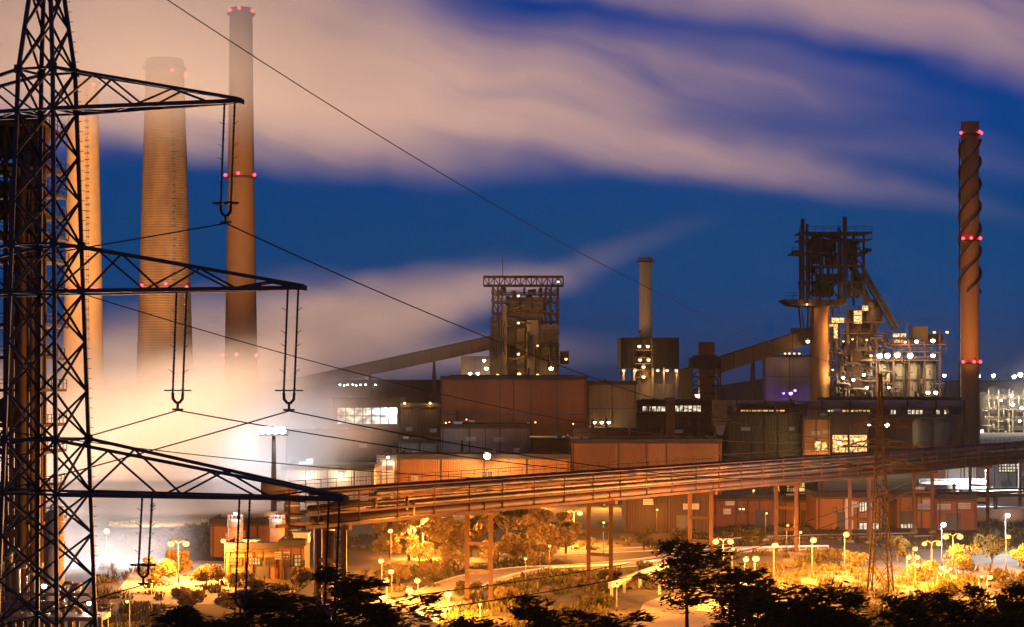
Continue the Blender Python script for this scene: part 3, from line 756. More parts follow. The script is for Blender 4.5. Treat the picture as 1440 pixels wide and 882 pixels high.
# left works behind the pylon ------------------------------------------------
t = thing('process_tower', 'dark many-storeyed steel process tower behind the pylon at the left edge', 'tower', (P(30, 800, 260).x, 262, 0))
rnd = random.Random(3); cols = [-52, -25, 8, 24, 38, 51, 62]; lev = [178, 236, 270, 302, 332, 366, 412, 460, 506, 552, 602, 640, 690, 738, 790, 850]
for Yc in (260, 270):
    for x in cols:
        a = P(x, 178 if x > -20 else 230, Yc); bar(t, 'column', (a.x, Yc, -.2), (a.x, Yc, a.z), .55, M['rust_d'])
for k, y in enumerate(lev):
    z = P(0, y, 260).z; xa, xb = P(-60, y, 260).x, P(rnd.choice((62, 65, 68)), y, 260).x
    m = MB(); m.box(xa, xb, 258.6, 272, z + .1, z + .5); dk = m.build('deck', M['rust_d'], t); ORG[dk] = ORG[t]
    m = MB(); m.rail((xa, 258.7, z + .5), (xb, 258.7, z + .5), 1.3, .1, 1.6); m.rail((xb, 258.7, z + .5), (xb, 272, z + .5), 1.3, .1, 2); m.build('railing', M['rust_d'], dk)
    if k:
        z2 = P(0, lev[k - 1], 260).z
        for _ in range(3):
            i = rnd.randrange(len(cols) - 1); x1_, x2_ = P(cols[i], 0, 260).x, P(cols[i + 1], 0, 260).x
            bar(t, 'brace', (x1_, 260, z), (x2_, 260, z2), .28, M['rust_d']); bar(t, 'brace', (x2_, 260, z), (x1_, 260, z2), .28, M['rust_d'])
        for _ in range(1):                                     # vessels and boxes on the decks
            x = P(rnd.uniform(-40, 52), 0, 262).x; w = rnd.uniform(.8, 2.0); m = MB()
            if rnd.random() < .5: m.lathe(x, 265, [(w * .4, z + .5), (w, z + 1.0), (w, z + (z2 - z) * .75), (w * .35, z + (z2 - z) * .9)], 12)
            else: m.box(x - w, x + w, 262, 266, z + .5, z + (z2 - z) * rnd.uniform(.4, .8))
            m.build('vessel', M['rust_d'], t)
for x, r in ((-12, .5), (16, .35), (31, .6), (45, .3), (57, .35)):
    a = P(x, 200, 258); m = MB(); m.tube([(a.x, 258, 0), (a.x, 258, a.z - 6), (a.x + .6, 258.6, a.z - 2), (a.x + .6, 262, a.z - 1)], r, 8); m.build('riser_pipe', M['rust_d'], t, True)
a = P(26, 190, 264); m = MB(); m.lathe(a.x, 265, [(3.0, a.z - 3), (4.2, a.z), (4.2, a.z + 1.6), (3.2, a.z + 2.4), (1.0, a.z + 2.9)], 24); m.build('top_cap', M['rust_d'], t, True)
tk = thing('storage_tank', 'tall grey cylindrical tank standing behind the pylon legs', 'tank', (P(78, 800, 240).x, 240, 0))
a = P(77, 722, 240); m = MB(); m.lathe(a.x, 240, [(1.15, 0), (1.15, a.z), (.8, a.z + .35), (.2, a.z + .45)], 28); m.build('shell', M['tank'], tk, True)
m = MB(); m.tube([(a.x - .5, 240, a.z + .3), (a.x - .5, 240, a.z + .9), (a.x - .3, 240, a.z + 1.1), (a.x + .1, 240, a.z + .9)], .12, 8); m.build('vent_pipe', M['dark'], tk, True)
m = MB()
for k in range(9): m.lathe(a.x, 240, [(1.17, 1.2 + k * 1.7), (1.22, 1.25 + k * 1.7), (1.22, 1.35 + k * 1.7), (1.17, 1.4 + k * 1.7)], 28, False)
m.build('hoop', M['galv'], tk)
pf = thing('pipe_platform', 'pale railed pipe platform under floodlights in the bottom left corner', 'platform', (P(60, 870, 226).x, 228, 0))
za = P(0, 868, 226).z
m = MB(); m.box(P(-30, 0, 226).x, P(143, 0, 226).x, 226, 231, za - .5, za); dk = m.build('deck', M['tank'], pf); ORG[dk] = ORG[pf]
m = MB(); m.rail((P(-30, 0, 226).x, 226.1, za), (P(143, 0, 226).x, 226.1, za), 1.1, .07, 1.5); m.rail((P(-30, 0, 226).x, 230.9, za), (P(143, 0, 226).x, 230.9, za), 1.1, .07, 1.5); m.build('railing', M['galv'], dk)
for x in (-20, 20, 60, 100, 141): bar(pf, 'post', (P(x, 0, 227).x, 227, -.2), (P(x, 0, 227).x, 227, za), .4, M['galv']); bar(pf, 'post', (P(x, 0, 227).x, 230.5, -.2), (P(x, 0, 227).x, 230.5, za), .4, M['galv'])
for k, (z, yy, r) in enumerate(((1.0, 229, .35), (1.5, 228, .22), (.6, 230, .28), (2.3, 229.5, .2))):
    m = MB(); m.tube([(P(-30, 0, 226).x, yy, za + z), (P(60 + k * 18, 0, 226).x, yy, za + z), (P(62 + k * 18, 0, 226).x + .4, yy, za + z - .4), (P(62 + k * 18, 0, 226).x + .4, yy, za)], r, 10); m.build('pipe', M['tank'], pf, True)
for k, (x, y0) in enumerate(((4, 790), (14, 780), (24, 800), (36, 810), (47, 800), (100, 830), (88, 825))):
    a = P(x, y0, 232); m = MB(); m.tube([(a.x, 232, 0), (a.x, 232, a.z), (a.x + .5, 231.4, a.z + .5), (a.x + 1.3, 231.4, a.z + .5)], .25 + .1 * (k % 3), 10); m.build('riser_pipe', M['tank'], pf, True)
lamp_box('white floodlight between the pylon legs beside the grey tank', 62, 824, 236, 'white', 5.0, 1500, (1, .95, .78), 'platform floodlights', .8)
lamp_box('white floodlight on the platform at the foot of the pylon', 126, 848, 236, 'white', 5.0, 2200, (.95, .97, .9), 'platform floodlights', .8)

# low buildings at left behind the bushes ------------------------------------
h = hall('low flat-roofed ochre building behind the glowing bushes', 318, 392, 772, 300, 9, M['ochre'], (345, 370))
pane_row(h, 324, 340, 784, 794, 300, M['dark'], 4, 2); pane_row(h, 350, 366, 784, 794, 300, M['win_o'], 4, 2); pane_row(h, 374, 388, 784, 794, 300, M['dark'], 4, 2)
h = hall('square ochre corner block beside the low building', 393, 428, 768, 298, 8, M['ochre'], (410,))
pane_row(h, 397, 406, 780, 796, 298, M['dark'], 2, 3); pane_row(h, 414, 424, 780, 796, 298, M['win_o'], 2, 3)
h = hall('orange hall behind two pale topped silos', 296, 400, 737, 338, 12, M['ochre'], (330, 362))
for cx_, lab in ((331, 'left'), (390, 'right')):
    s_ = thing('silo', lab + ' reddish silo with a pale railed top and a lamp above it', 'silo', (P(cx_, 770, 326).x, 326, 0), 'pair of silos')
    a = P(cx_, 734, 326); r = 10.5 / F * 326
    m = MB(); m.lathe(a.x, 326, [(r, 0), (r, a.z), (r * .7, a.z + .5)], 24); m.build('shell', M['tank_o'], s_, True)
    m = MB(); m.lathe(a.x, 326, [(r + .02, a.z - 1.0), (r + .1, a.z - .9), (r + .1, a.z + .15), (r + .02, a.z + .2)], 24, False); m.build('top_band', M['tank'], s_)
    m = MB()
    for k in range(14):
        a0, a1 = 2 * math.pi * k / 14, 2 * math.pi * (k + 1) / 14; p0 = Vector((a.x + r * math.cos(a0), 326 + r * math.sin(a0), a.z + .2)); p1 = Vector((a.x + r * math.cos(a1), 326 + r * math.sin(a1), a.z + .2))
        m.beam(p0, p0 + Vector((0, 0, 1)), .06); m.beam(p0 + Vector((0, 0, 1)), p1 + Vector((0, 0, 1)), .06)
    m.build('railing', M['galv'], s_)
    lamp_box('cool white lamp above the ' + lab + ' silo', cx_, 722, 326, 'cool', 2.6, 1000, COOL, 'silo lamps', 1.5)
dt = thing('flue_duct', 'silver flue duct with a curved top beside the right silo', 'duct', (P(411, 766, 345).x, 345, 0))
a = P(411, 770, 345); q = P(411, 705, 345); r = 1.45
m = MB(); m.tube([(a.x, 345, 0), (q.x, 345, q.z)] + [(q.x - 2.4 * (1 - math.cos(R(k))), 345, q.z + 2.4 * math.sin(R(k))) for k in range(15, 91, 15)] + [(q.x - 5.5, 345, q.z + 2.4)], r, 20); m.build('pipe', M['pipe'], dt, True)
m = MB()
for k in range(5): z = 2 + k * 2.2; m.lathe(a.x, 345, [(r, z), (r + .16, z), (r + .16, z + .25), (r, z + .25)], 20, False)
m.build('flange', M['galv'], dt)
# floodlight tower whose lamp burns through the steam
ft = thing('floodlight_mast', 'floodlight mast with a blinding blue-white lamp cluster in the steam', 'floodlight mast', (P(385, 700, 430).x, 430, 0))
a = P(385, 613, 430)
m = MB(); m.lathe(a.x, 430, [(.75, 0), (.6, a.z * .5), (.4, a.z)], 14); m.build('pole', M['pole'], ft, True)
m = MB(); m.box(a.x - 3, a.x + 3, 428.6, 432, a.z, a.z + .3); m.rail((a.x - 3, 431.8, a.z + .3), (a.x + 3, 431.8, a.z + .3), 1.0, .08, 1.2); m.build('head_platform', M['pole'], ft)
for k, (ox, oz) in enumerate(((-2.2, 1.3), (-.8, 1.3), (.7, 1.3), (2.2, 1.3))):
    p = Vector((a.x + ox, 427.6, a.z + oz)); m = MB(); m.ball(p, .8, 12, 8); m.build('lamp_head', M['cool'], ft, True)
light(ft, (a.x, 433.5, a.z + 2.5), COOL, 300000, 1.2, 'flood_light', 95, P(300, 545, 510), .8)

# conveyor and centre tower ---------------------------------------------------
def gallery(label, pts_top, pts_bot, Y, d, mat, legs=(), name='conveyor_gallery'):
    t = thing(name, label, 'conveyor', (P(pts_bot[0][0], 0, Y).x, Y, 0))
    m = MB(); m.ppx(list(reversed(pts_top)) + list(pts_bot) if False else list(pts_bot) + list(reversed(pts_top)), Y, d); m.build('casing', mat, t)
    m = MB(); a = [P(x, y, Y) for x, y in pts_top]
    for p, q in zip(a[:-1], a[1:]): m.beam(p + Vector((0, d / 2, .25)), q + Vector((0, d / 2, .25)), d + .8, .5)
    m.build('roof', M['roof'], t)
    b = [P(x, y, Y) for x, y in pts_bot]
    for p, q in zip(a[:-1], a[1:]):
        n = max(2, int((q - p).length / 9))
        for i in range(n + 1):
            u = p.lerp(q, i / n); k = (u.x - b[0].x) / max(1e-6, b[-1].x - b[0].x); v = b[0].lerp(b[-1], max(0, min(1, k)))
            bar(t, 'rib', (u.x, Y - .1, v.z), (u.x, Y - .1, u.z), .3, M['rust'], .2)
    for x, y in legs:
        p = P(x, y, Y)
        for sy in (.6, d - .6): bar(t, 'leg', (p.x - 2.5, Y + sy, -.2), (p.x, Y + sy, p.z), .7, M['rust']); bar(t, 'leg', (p.x + 2.5, Y + sy, -.2), (p.x, Y + sy, p.z), .7, M['rust'])
    return t
gallery('long inclined conveyor gallery rising out of the steam to the centre tower', [(380, 541), (692, 473)], [(380, 557), (692, 491)], 905, 7, M['clad_buff'], ((430, 546), (520, 527), (610, 508)))
T = thing('bunker_tower', 'tall concrete and steel bunker tower topped by a crane beam, centre', 'tower', (P(738, 530, 900).x, 910, 0))
def tb(nm, x0, x1, y0, y1, Y, d, mat): m = MB(); m.bpx(x0, x1, y0, y1, Y, d); return m.build(nm, mat, T)
tb('side_block', 690, 706, 454, None, 902, 26, M['conc']); tb('core_block', 712, 764, 418, None, 908, 24, M['conc']); tb('side_block', 758, 786, 457, None, 900, 20, M['clad_buff'])
tb('pier', 706.5, 713, 430, None, 901, 6, M['conc']); tb('pier', 741, 757, 450, None, 900, 6, M['conc']); tb('lift_shaft', 727, 738, 462, None, 903, 5, M['clad_buff'])
tb('lower_block', 688, 706, 478, None, 900, 2, M['conc'])
for k, y in enumerate((436, 458, 480, 503)): tb('floor_ledge', 712, 742, y, y + 1.6, 902.5, 6, M['rust'])
for x in (693, 700, 706, 768, 775, 785):
    p = P(x, 403, 903); bar(T, 'column', (p.x, 903, P(0, 460, 900).z), (p.x, 903, p.z), .9, M['rust']); bar(T, 'column', (p.x, 922, P(0, 460, 900).z), (p.x, 922, p.z), .9, M['rust'])
for y in (412, 424, 440, 452):
    a, b = P(691, y, 903), P(786, y, 903); m = MB(); m.beam(a, b, .7); m.beam(a + Vector((0, 19, 0)), b + Vector((0, 19, 0)), .7); m.rail(a, b, 1.3, .16, 3); m.build('floor_beam', M['rust'], T)
m = MB()
for xa, xb in ((693, 706), (768, 785)):
    for ya, yb in ((403, 424), (424, 452)): m.beam(P(xa, ya, 903), P(xb, yb, 903), .45); m.beam(P(xb, ya, 903), P(xa, yb, 903), .45)
m.build('lattice_bracing', M['rust'], T)
rnd = random.Random(5)
for k in range(16):
    m = MB()
    x = rnd.uniform(698, 764); y = rnd.uniform(404, 420); w = rnd.uniform(2, 6); m.bpx(x, x + w, y, y + rnd.uniform(6, 20), 905 + rnd.uniform(0, 8), 3); m.build('machinery', M['rust_d'], T)
m = MB(); m.beam(P(680, 389.5, 905), P(792, 389.5, 905), 1.2); m.beam(P(680, 402, 905), P(792, 402, 905), 1.2); m.beam(P(680, 389.5, 915), P(792, 389.5, 915), 1.2); m.beam(P(680, 402, 915), P(792, 402, 915), 1.2)
m.box(P(680, 0, 905).x, P(792, 0, 905).x, 905.5, 914.5, P(0, 402.4, 905).z, P(0, 401.4, 905).z)
cb = m.build('crane_beam', M['rust'], T); ORG[cb] = ORG[T]
n = 15
for i in range(n + 1):
    x = 680 + 112 * i / n; bar(cb, 'upright', P(x, 402, 905), P(x, 389.5, 905), .5, M['rust'])
    if i < n: bar(cb, 'diagonal', P(x, 402 if i % 2 else 390, 905), P(x + 112 / n, 390 if i % 2 else 402, 905), .4, M['rust'])
rnd = random.Random(31)
for k in range(14):
    x = rnd.uniform(690, 786); y = rnd.uniform(440, 500); m = MB(); q = P(x, y, 899.4); m.tube([q, q - Vector((0, 0, rnd.uniform(6, 22)))], rnd.uniform(.25, .6), 6); m.build('riser_pipe', M['pipe_r'], T, True)
for k, y in enumerate((428, 446, 464, 482, 500, 516)):
    a, b = P(714, y, 899), P(740, y + 9, 899); bar(T, 'stair_flight', a if k % 2 else Vector((b.x, a.y, a.z)), b if k % 2 else Vector((a.x, b.y, b.z)), .5, M['rust'])
for y in (470, 488, 506): m = MB(); m.rail(P(757, y, 899), P(787, y, 899), 1.6, .2, 2.5); m.beam(P(757, y, 899), P(787, y, 899), .9, .3); m.build('walkway', M['rust'], T)
m = MB(); m.beam(P(707, 390, 906), P(707, 361, 906), .3); m.build('antenna', M['dark'], T)
tb('annex', 648, 689, 501, None, 896, 12, M['clad_grey']); tb('annex', 788, 800, 494, 512, 902, 8, M['rust'])
for y, r, lab, pw in ((416, 2.6, 'topmost', 4000), (454, 2.6, 'second', 4000), (498, 2.6, 'third', 4000)):
    lamp_box(lab + ' lamp down the front of the bunker tower', 729, y, 900, 'warmw', r, pw, WRM, 'bunker tower lamps', 2)
for x, y, lab, r, pw in ((775, 518, 'bright white lamp on the right foot of the bunker tower', 3.6, 9000), (785, 396, 'amber lamp on the right end of the crane beam', 2.4, 0), (756, 486, 'lamp on the buff right block of the bunker tower', 2.0, 1500),
                         (796, 505, 'amber lamp on the outrigger right of the bunker tower', 2.6, 1500), (681, 507, 'upper lamp on the grey annex left of the bunker tower', 2.6, 2500), (684, 518, 'lower lamp on the grey annex left of the bunker tower', 3.4, 2500),
                         (661, 525, 'left lamp of the pair at the annex foot', 3.0, 2500), (672, 525, 'right lamp of the pair at the annex foot', 3.0, 2500), (730, 526, 'amber lamp at the foot of the bunker tower lift shaft', 3.6, 7000), (756, 527, 'small lamp low on the bunker tower pier', 2.4, 1500), (700, 527, 'small lamp beside the lower left block of the bunker tower', 2.4, 2000)):
    lamp_box(lab, x, y, 892, 'white' if 'white' in lab or 'annex' in lab else 'warmw', r, pw, WRM, 'bunker tower lamps', 3)

# boiler house with the short chimney ------------------------------------------
B = thing('boiler_house', 'dark boxy boiler house on columns with a brightly lit stair bay', 'building', (P(914, 560, 850).x, 850, 0))
def bb(nm, x0, x1, y0, y1, Y, d, mat): m = MB(); m.bpx(x0, x1, y0, y1, Y, d); return m.build(nm, mat, B)
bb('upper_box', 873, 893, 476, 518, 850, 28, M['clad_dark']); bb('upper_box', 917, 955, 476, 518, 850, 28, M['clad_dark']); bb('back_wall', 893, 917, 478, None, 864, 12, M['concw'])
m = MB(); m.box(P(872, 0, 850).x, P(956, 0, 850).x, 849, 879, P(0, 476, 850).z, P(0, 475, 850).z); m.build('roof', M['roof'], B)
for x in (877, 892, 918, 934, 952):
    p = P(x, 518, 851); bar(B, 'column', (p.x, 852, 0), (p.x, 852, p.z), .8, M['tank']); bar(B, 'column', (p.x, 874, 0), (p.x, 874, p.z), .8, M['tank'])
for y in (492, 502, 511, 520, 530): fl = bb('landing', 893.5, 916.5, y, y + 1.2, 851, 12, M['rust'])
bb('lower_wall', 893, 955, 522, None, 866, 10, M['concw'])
m = MB(); m.bpx(878, 953, 540, None, 858, 10); m.build('plinth', M['clad_grey'], B)
for k, (x, y) in enumerate(((899, 487), (911, 487), (900, 506), (912, 506), (905, 516), (905, 530))):
    lamp_box('lamp on stair landing of the boiler house, ' + ('top left', 'top right', 'middle left', 'middle right', 'lower', 'bottom')[k], x, y, 852, 'warmw', 3.4, 2500, WRM, 'boiler house stair lamps', 1)
for k, x in enumerate((877, 893, 925, 938, 951)):
    lamp_box(('leftmost', 'second', 'middle', 'fourth', 'rightmost') [k] + ' lamp in the row under the boiler house box', x, 521, 852, 'warmw', 2.8, 1800, WRM, 'lamps under the boiler house', 1)

# right-hand conveyors ----------------------------------------------------------
gallery('wedge-sided conveyor gallery climbing from the boiler house to the transfer tower', [(895, 540), (974, 516)], [(895, 562), (974, 562)], 890, 8, M['clad_buff'])
gallery('steep conveyor gallery climbing from the transfer tower to the blast furnace', [(1004, 505), (1142, 461)], [(1004, 528), (1142, 483)], 940, 8, M['clad_buff'], ((1060, 507),))
tt = thing('transfer_tower', 'narrow brown transfer tower on lattice legs between two conveyors', 'tower', (P(993, 562, 900).x, 905, 0))
m = MB(); m.bpx(984, 1005, 481, None, 902, 7); m.build('shaft', M['clad_brown'], tt); m = MB(); m.bpx(972, 1014, 503, 519, 898, 14); m.bpx(978, 1009, 499, 503, 900, 12); m.build('head_house', M['clad_dark'], tt)
for x in (973, 1013):
    for yy in (899, 911): p = P(x, 519, 899); bar(tt, 'leg', (p.x, yy, 0), (p.x, yy, p.z), .8, M['rust'])
for y in (530, 542, 553): m = MB(); m.beam(P(973, y, 899), P(1013, y, 899), .6); m.beam(P(973, y, 899), P(984, y - 11, 899), .4); m.beam(P(1013, y, 899), P(1005, y - 11, 899), .4); m.build('tie', M['rust'], tt)
lamp_box('lamp at the top end of the steep conveyor gallery', 1136, 480, 936, 'warmw', 4.0, 6000, WRM, 'works lamps', 1)
lamp_box('white lamp glowing under the wedge-sided gallery', 915, 560, 880, 'white', 4, 5000, WHT, 'works lamps', 1)
lamp_box('white lamp behind the lattice legs of the transfer tower', 980, 556, 912, 'white', 3, 6000, WHT, 'works lamps', 1)

GAIN = 2.4

# ------------------------------------------------------------------ blast furnace
YF = 1000.0
BF = thing('blast_furnace', 'towering dark blast furnace with platforms, skip incline and glowing openings', 'blast furnace', (P(1180, 600, YF).x, YF + 8, 0))
def fx(x, y, dy=0.0): return P(x, y, YF) + Vector((0, dy, 0))
def fb(nm, x0, x1, y0, y1, dy, d, mat, par=None): m = MB(); m.bpx(x0, x1, y0, y1, YF + dy, d); return m.build(nm, mat, par or BF)
def fcol(x, y0, y1, w, dy=0, mat='rust_d', nm='column'):
    a, b = fx(x, y0, dy), fx(x, y1, dy); return bar(BF, nm, b, a, w, M[mat])
for x, y0, w, dy in ((1128.5, 308, 1.9, 0), (1135, 315, 1.3, 0), (1179.5, 320, 1.2, 0), (1188, 305, 1.9, 0), (1214.5, 326, 1.1, 0), (1132, 326, 1.4, 16), (1160, 326, 1.2, 16), (1188, 320, 1.6, 16), (1208, 326, 1.2, 16)):
    fcol(x, y0, 428, w, dy)
for y, xa, xb, th in ((326, 1124, 1226, .8), (336, 1124, 1226, .6), (355, 1114, 1220, .8), (373, 1130, 1216, .7), (395, 1128, 1216, .7)):
    a, b = fx(xa, y), fx(xb, y); m = MB(); m.box(a.x, b.x, YF - 1, YF + 18, a.z - th, a.z); dk = m.build('deck', M['rust_d'], BF); ORG[dk] = ORG[BF]
    m = MB(); m.rail((a.x, YF - .9, a.z), (b.x, YF - .9, a.z), 2.6, .25, 4); m.build('railing', M['rust_d'], dk)
fb('outrigger', 1217, 1226, 349, 354, 2, 6, M['rust_d']); fb('outrigger', 1115, 1126, 352, 358, 2, 6, M['rust_d'])
m = MB()
for xa, xb, ya, yb in ((1136, 1160, 373, 395), (1160, 1179, 355, 373), (1136, 1160, 395, 418), (1160, 1179, 395, 418), (1190, 1214, 336, 355), (1136, 1150, 336, 355), (1190, 1214, 355, 373), (1188, 1214, 395, 420)):
    m.beam(fx(xa, ya), fx(xb, yb), .6); m.beam(fx(xb, ya), fx(xa, yb), .6)
m.build('lattice_bracing', M['rust_d'], BF)
for k, (xa, ya, xb, yb) in enumerate(((1128, 328, 1135, 352), (1188, 326, 1179, 352), (1128, 358, 1135, 392), (1152, 328, 1160, 352), (1166, 328, 1172, 352), (1206, 340, 1214, 372), (1130, 398, 1146, 418), (1214, 356, 1224, 352), (1198, 400, 1216, 420))):
    bar(BF, 'brace', fx(xa, ya, -.5), fx(xb, yb, -.5), .5, M['rust_d'])
for x in (1145, 1152, 1161, 1170, 1196, 1203, 1209): fcol(x, 330 + (x % 5) * 3, 420, .5, 8)
m = MB(); m.tube([fx(1139, 420, 4), fx(1139, 345, 4), fx(1144, 334, 4), fx(1160, 331, 4)], .9, 10); m.build('uptake', M['rust_d'], BF, True); m = MB(); m.tube([fx(1184, 420, 4), fx(1184, 340, 4), fx(1178, 333, 4), fx(1160, 331, 4)], .9, 10); m.build('uptake', M['rust_d'], BF, True)
rnd = random.Random(11)
for x0, x1, y0, y1, dy in ((1141, 1176, 340, 354, 5), (1140, 1158, 356, 370, 9), (1150, 1185, 385, 398, 4), (1190, 1206, 337, 368, 6), (1147, 1172, 398, 417, 7), (1163, 1177, 356, 372, 9), (1190, 1210, 396, 418, 5), (1140, 1147, 374, 384, 6)):
    fb('hopper', x0, x1, y0, y1, dy, 8, M['rust_d'])
for x, r in ((1156, .5), (1165, .7), (1171, .45), (1199, .6), (1205, .5), (1143, .5)):
    m = MB(); a, b = fx(x, 338, 2), fx(x + rnd.uniform(-2, 2), 416, 2); m.tube([a, b], r, 8); m.build('riser_pipe', M['rust_d'], BF, True)
m = MB(); m.tube([fx(1196, 366, 3), fx(1200, 374, 3), fx(1221, 422, 3), fx(1229, 432, 3)], 2.0, 12); m.build('downcomer', M['rust'], BF, True)
m = MB(); a = fx(1231, 438, 6); m.lathe(a.x, YF + 6, [(1.2, a.z - 11), (4.6, a.z - 5), (4.9, a.z + 2), (3.2, a.z + 5.5), (.8, a.z + 6.4)], 18); m.build('dust_catcher', M['rust_d'], BF, True)
sk = MB()
for dy in (0, 5):
    sk.beam(fx(1212, 372, dy), fx(1264, 461, dy), 1.0); sk.beam(fx(1212, 384, dy), fx(1258, 463, dy), .8)
ski = sk.build('skip_incline', M['rust_d'], BF); ORG[ski] = ORG[BF]
for i in range(12):
    a = fx(1212, 372).lerp(fx(1264, 461), i / 12); b = fx(1212, 384).lerp(fx(1258, 463), (i + .5) / 12); c = fx(1212, 372).lerp(fx(1264, 461), (i + 1) / 12)
    bar(ski, 'lattice_bar', a, b, .5, M['rust_d']); bar(ski, 'lattice_bar', b, c, .5, M['rust_d'])
m = MB(); m.ppx([(1112, 428), (1128, 430), (1186, 430), (1186, 421), (1102, 421)], YF - 2, 22); dk = m.build('cantilever_deck', M['rust'], BF); ORG[dk] = ORG[BF]
m = MB(); m.rail(fx(1103, 421, -1.9), fx(1186, 421, -1.9), 3.2, .3, 4); m.build('railing', M['rust_d'], dk)
a = fx(1155, 430); m = MB(); m.lathe(a.x, YF + 5, [(5.4, 0), (5.4, a.z + .4)], 20); m.build('shaft', M['stack_r'], BF, True)
for xa, xb in ((1127, 1140),):
    for dy in (0, 10): bar(BF, 'column', fx(xa + 4, 470, dy), fx(xa, 430, dy), .8, M['rust']); bar(BF, 'column', fx(xb, 470, dy), fx(xb, 430, dy), .8, M['rust'])
fb('charging_box', 1116, 1141, 461, 468, 0, 10, M['clad_dark'])
for y, xa, xb in ((452, 1170, 1246), (468, 1168, 1262), (480, 1166, 1330), (496, 1166, 1226), (512, 1166, 1228), (528, 1166, 1228), (545, 1166, 1228)):
    a, b = fx(xa, y, 2), fx(xb, y, 2); m = MB(); m.box(a.x, b.x, YF + 1, YF + 14, a.z - .6, a.z); dk = m.build('deck', M['rust'], BF); ORG[dk] = ORG[BF]
    m = MB(); m.rail((a.x, YF + 1.1, a.z), (b.x, YF + 1.1, a.z), 1.8, .2, 3); m.build('railing', M['rust'], dk)
for x in (1172, 1181, 1193, 1210, 1227, 1247):
    a = fx(x, 430 if x < 1230 else 466, 3); bar(BF, 'column', (a.x, YF + 3, 0), (a.x, YF + 3, a.z), 1.4 if x in (1193, 1210, 1227) else .9, M['rust'])
fb('hearth_body', 1198, 1224, 440, 480, 6, 8, M['rust']); m = MB(); a = fx(1206, 500, 9); m.lathe(a.x, YF + 9, [(7.5, 20), (7.5, a.z), (5, a.z + 14), (4, a.z + 24)], 24); m.build('furnace_shell', M['rust'], BF, True)
for x0, x1, y0, y1 in ((1201, 1212, 437, 455), (1213, 1221, 430, 437), (1170, 1187, 447, 454), (1166, 1178, 456, 459), (1173, 1178, 459, 476), (1256, 1274, 469, 474), (1258, 1270, 478, 482)):
    m = MB(); m.bpx(x0, x1, y0, y1, YF + .2, .7); m.build('glowing_opening', M['melt'], BF)
m = MB()
for k in range(130):                                             # tangle of pipework round the hearth
    x = rnd.uniform(1168, 1250); y = rnd.uniform(470, 556); L = rnd.uniform(5, 24); z = fx(x, y, rnd.uniform(-1, 4))
    if rnd.random() < .6: m.tube([z, z + Vector((0, 0, -L * .37)), z + Vector((L * .1, 0, -L * .4))], rnd.uniform(.25, .6), 6)
    else: m.tube([z, z + Vector((L * .37, 0, 0)), z + Vector((L * .4, 0, -L * .1))], rnd.uniform(.25, .7), 6)
stuff(m.build('pipework', M['pipe'], BF, True))
m = MB()
for k in range(55):
    x = rnd.uniform(1166, 1262); y = rnd.uniform(452, 556); m.bpx(x, x + rnd.uniform(2, 7), y, y + rnd.uniform(3, 10), YF + rnd.uniform(4, 8), 3)
stuff(m.build('machinery', M['rust'], BF))
# furnace lamps
FL = [(1135, 428, 'small lamp under the cantilever deck of the blast furnace', 2, 800), (1205, 446, 'bright lamp at the furnace top opening', 3, 4000), (1218, 434, 'lamp beside the dust catcher', 2.6, 2500),
      (1178, 449, 'lamp on the upper left furnace deck', 2.6, 2500), (1176, 466, 'lamp below the upper left furnace deck', 2, 1500), (1186, 480, 'amber lamp on the furnace mid deck', 1.8, 800), (1199, 477, 'second amber lamp on the furnace mid deck', 1.8, 800),
      (1219, 478, 'amber lamp below the dust catcher', 2, 900), (1225, 500, 'lamp left of the hot stoves', 2.6, 2500), (1186, 531, 'white lamp on the lower left furnace deck', 2.6, 2500), (1200, 534, 'white lamp in the pipework left', 2.6, 2500),
      (1215, 527, 'white lamp in the pipework centre', 2.8, 2500), (1219, 545, 'white lamp in the pipework low', 2.6, 2500), (1171, 520, 'small lamp by the furnace shaft', 2, 1500), (1260, 472, 'amber lamp at the foot of the skip incline', 2.8, 2500), (1273, 481, 'amber lamp right of the skip incline', 2.6, 2500)]
for x, y, lab, r, pw in FL: lamp_box(lab, x, y, YF - 1, 'white' if 'white' in lab else 'warmw', r, pw, WRM if 'white' not in lab else WHT, 'blast furnace lamps', 1.5)
# hot stoves
for k, x in enumerate((1240, 1262, 1284, 1306)):
    s_ = thing('hot_stove', ('leftmost', 'second', 'third', 'rightmost')[k] + ' pale domed hot stove cylinder right of the blast furnace', 'stove', (P(x, 600, YF + 6).x, YF + 6, 0), 'row of hot stoves')
    a = P(x, 510, YF + 6); r = 3.8; m = MB(); m.lathe(a.x, YF + 6, [(r, 0), (r, a.z)] + [(r * math.cos(R(q)), a.z + r * math.sin(R(q))) for q in (15, 30, 45, 60, 75, 88)], 24); m.build('shell', M['tank'], s_, True)
    m = MB()
    for z in (14, 24, 34): m.lathe(a.x, YF + 6, [(r, z), (r + .9, z), (r + .9, z + .4), (r, z + .4)], 24, False)
    m.build('ring_platform', M['rust'], s_)
    m = MB(); m.tube([(a.x + 2.6, YF + 1.6, 8), (a.x + 2.6, YF + 1.6, a.z - 2), (a.x + 2.6, YF + 4, a.z + 1)], .6, 8); m.build('standpipe', M['pipe_r'], s_, True)
cf = thing('stove_gantry', 'steel gantry with decks and lamps over the hot stoves', 'gantry', (P(1280, 600, YF).x, YF + 1, 0))
for x in (1232, 1256, 1278, 1300, 1321): a = P(x, 478 if x < 1310 else 463, YF); bar(cf, 'column', (a.x, YF - 1, 0), (a.x, YF - 1, a.z), .9, M['rust'])
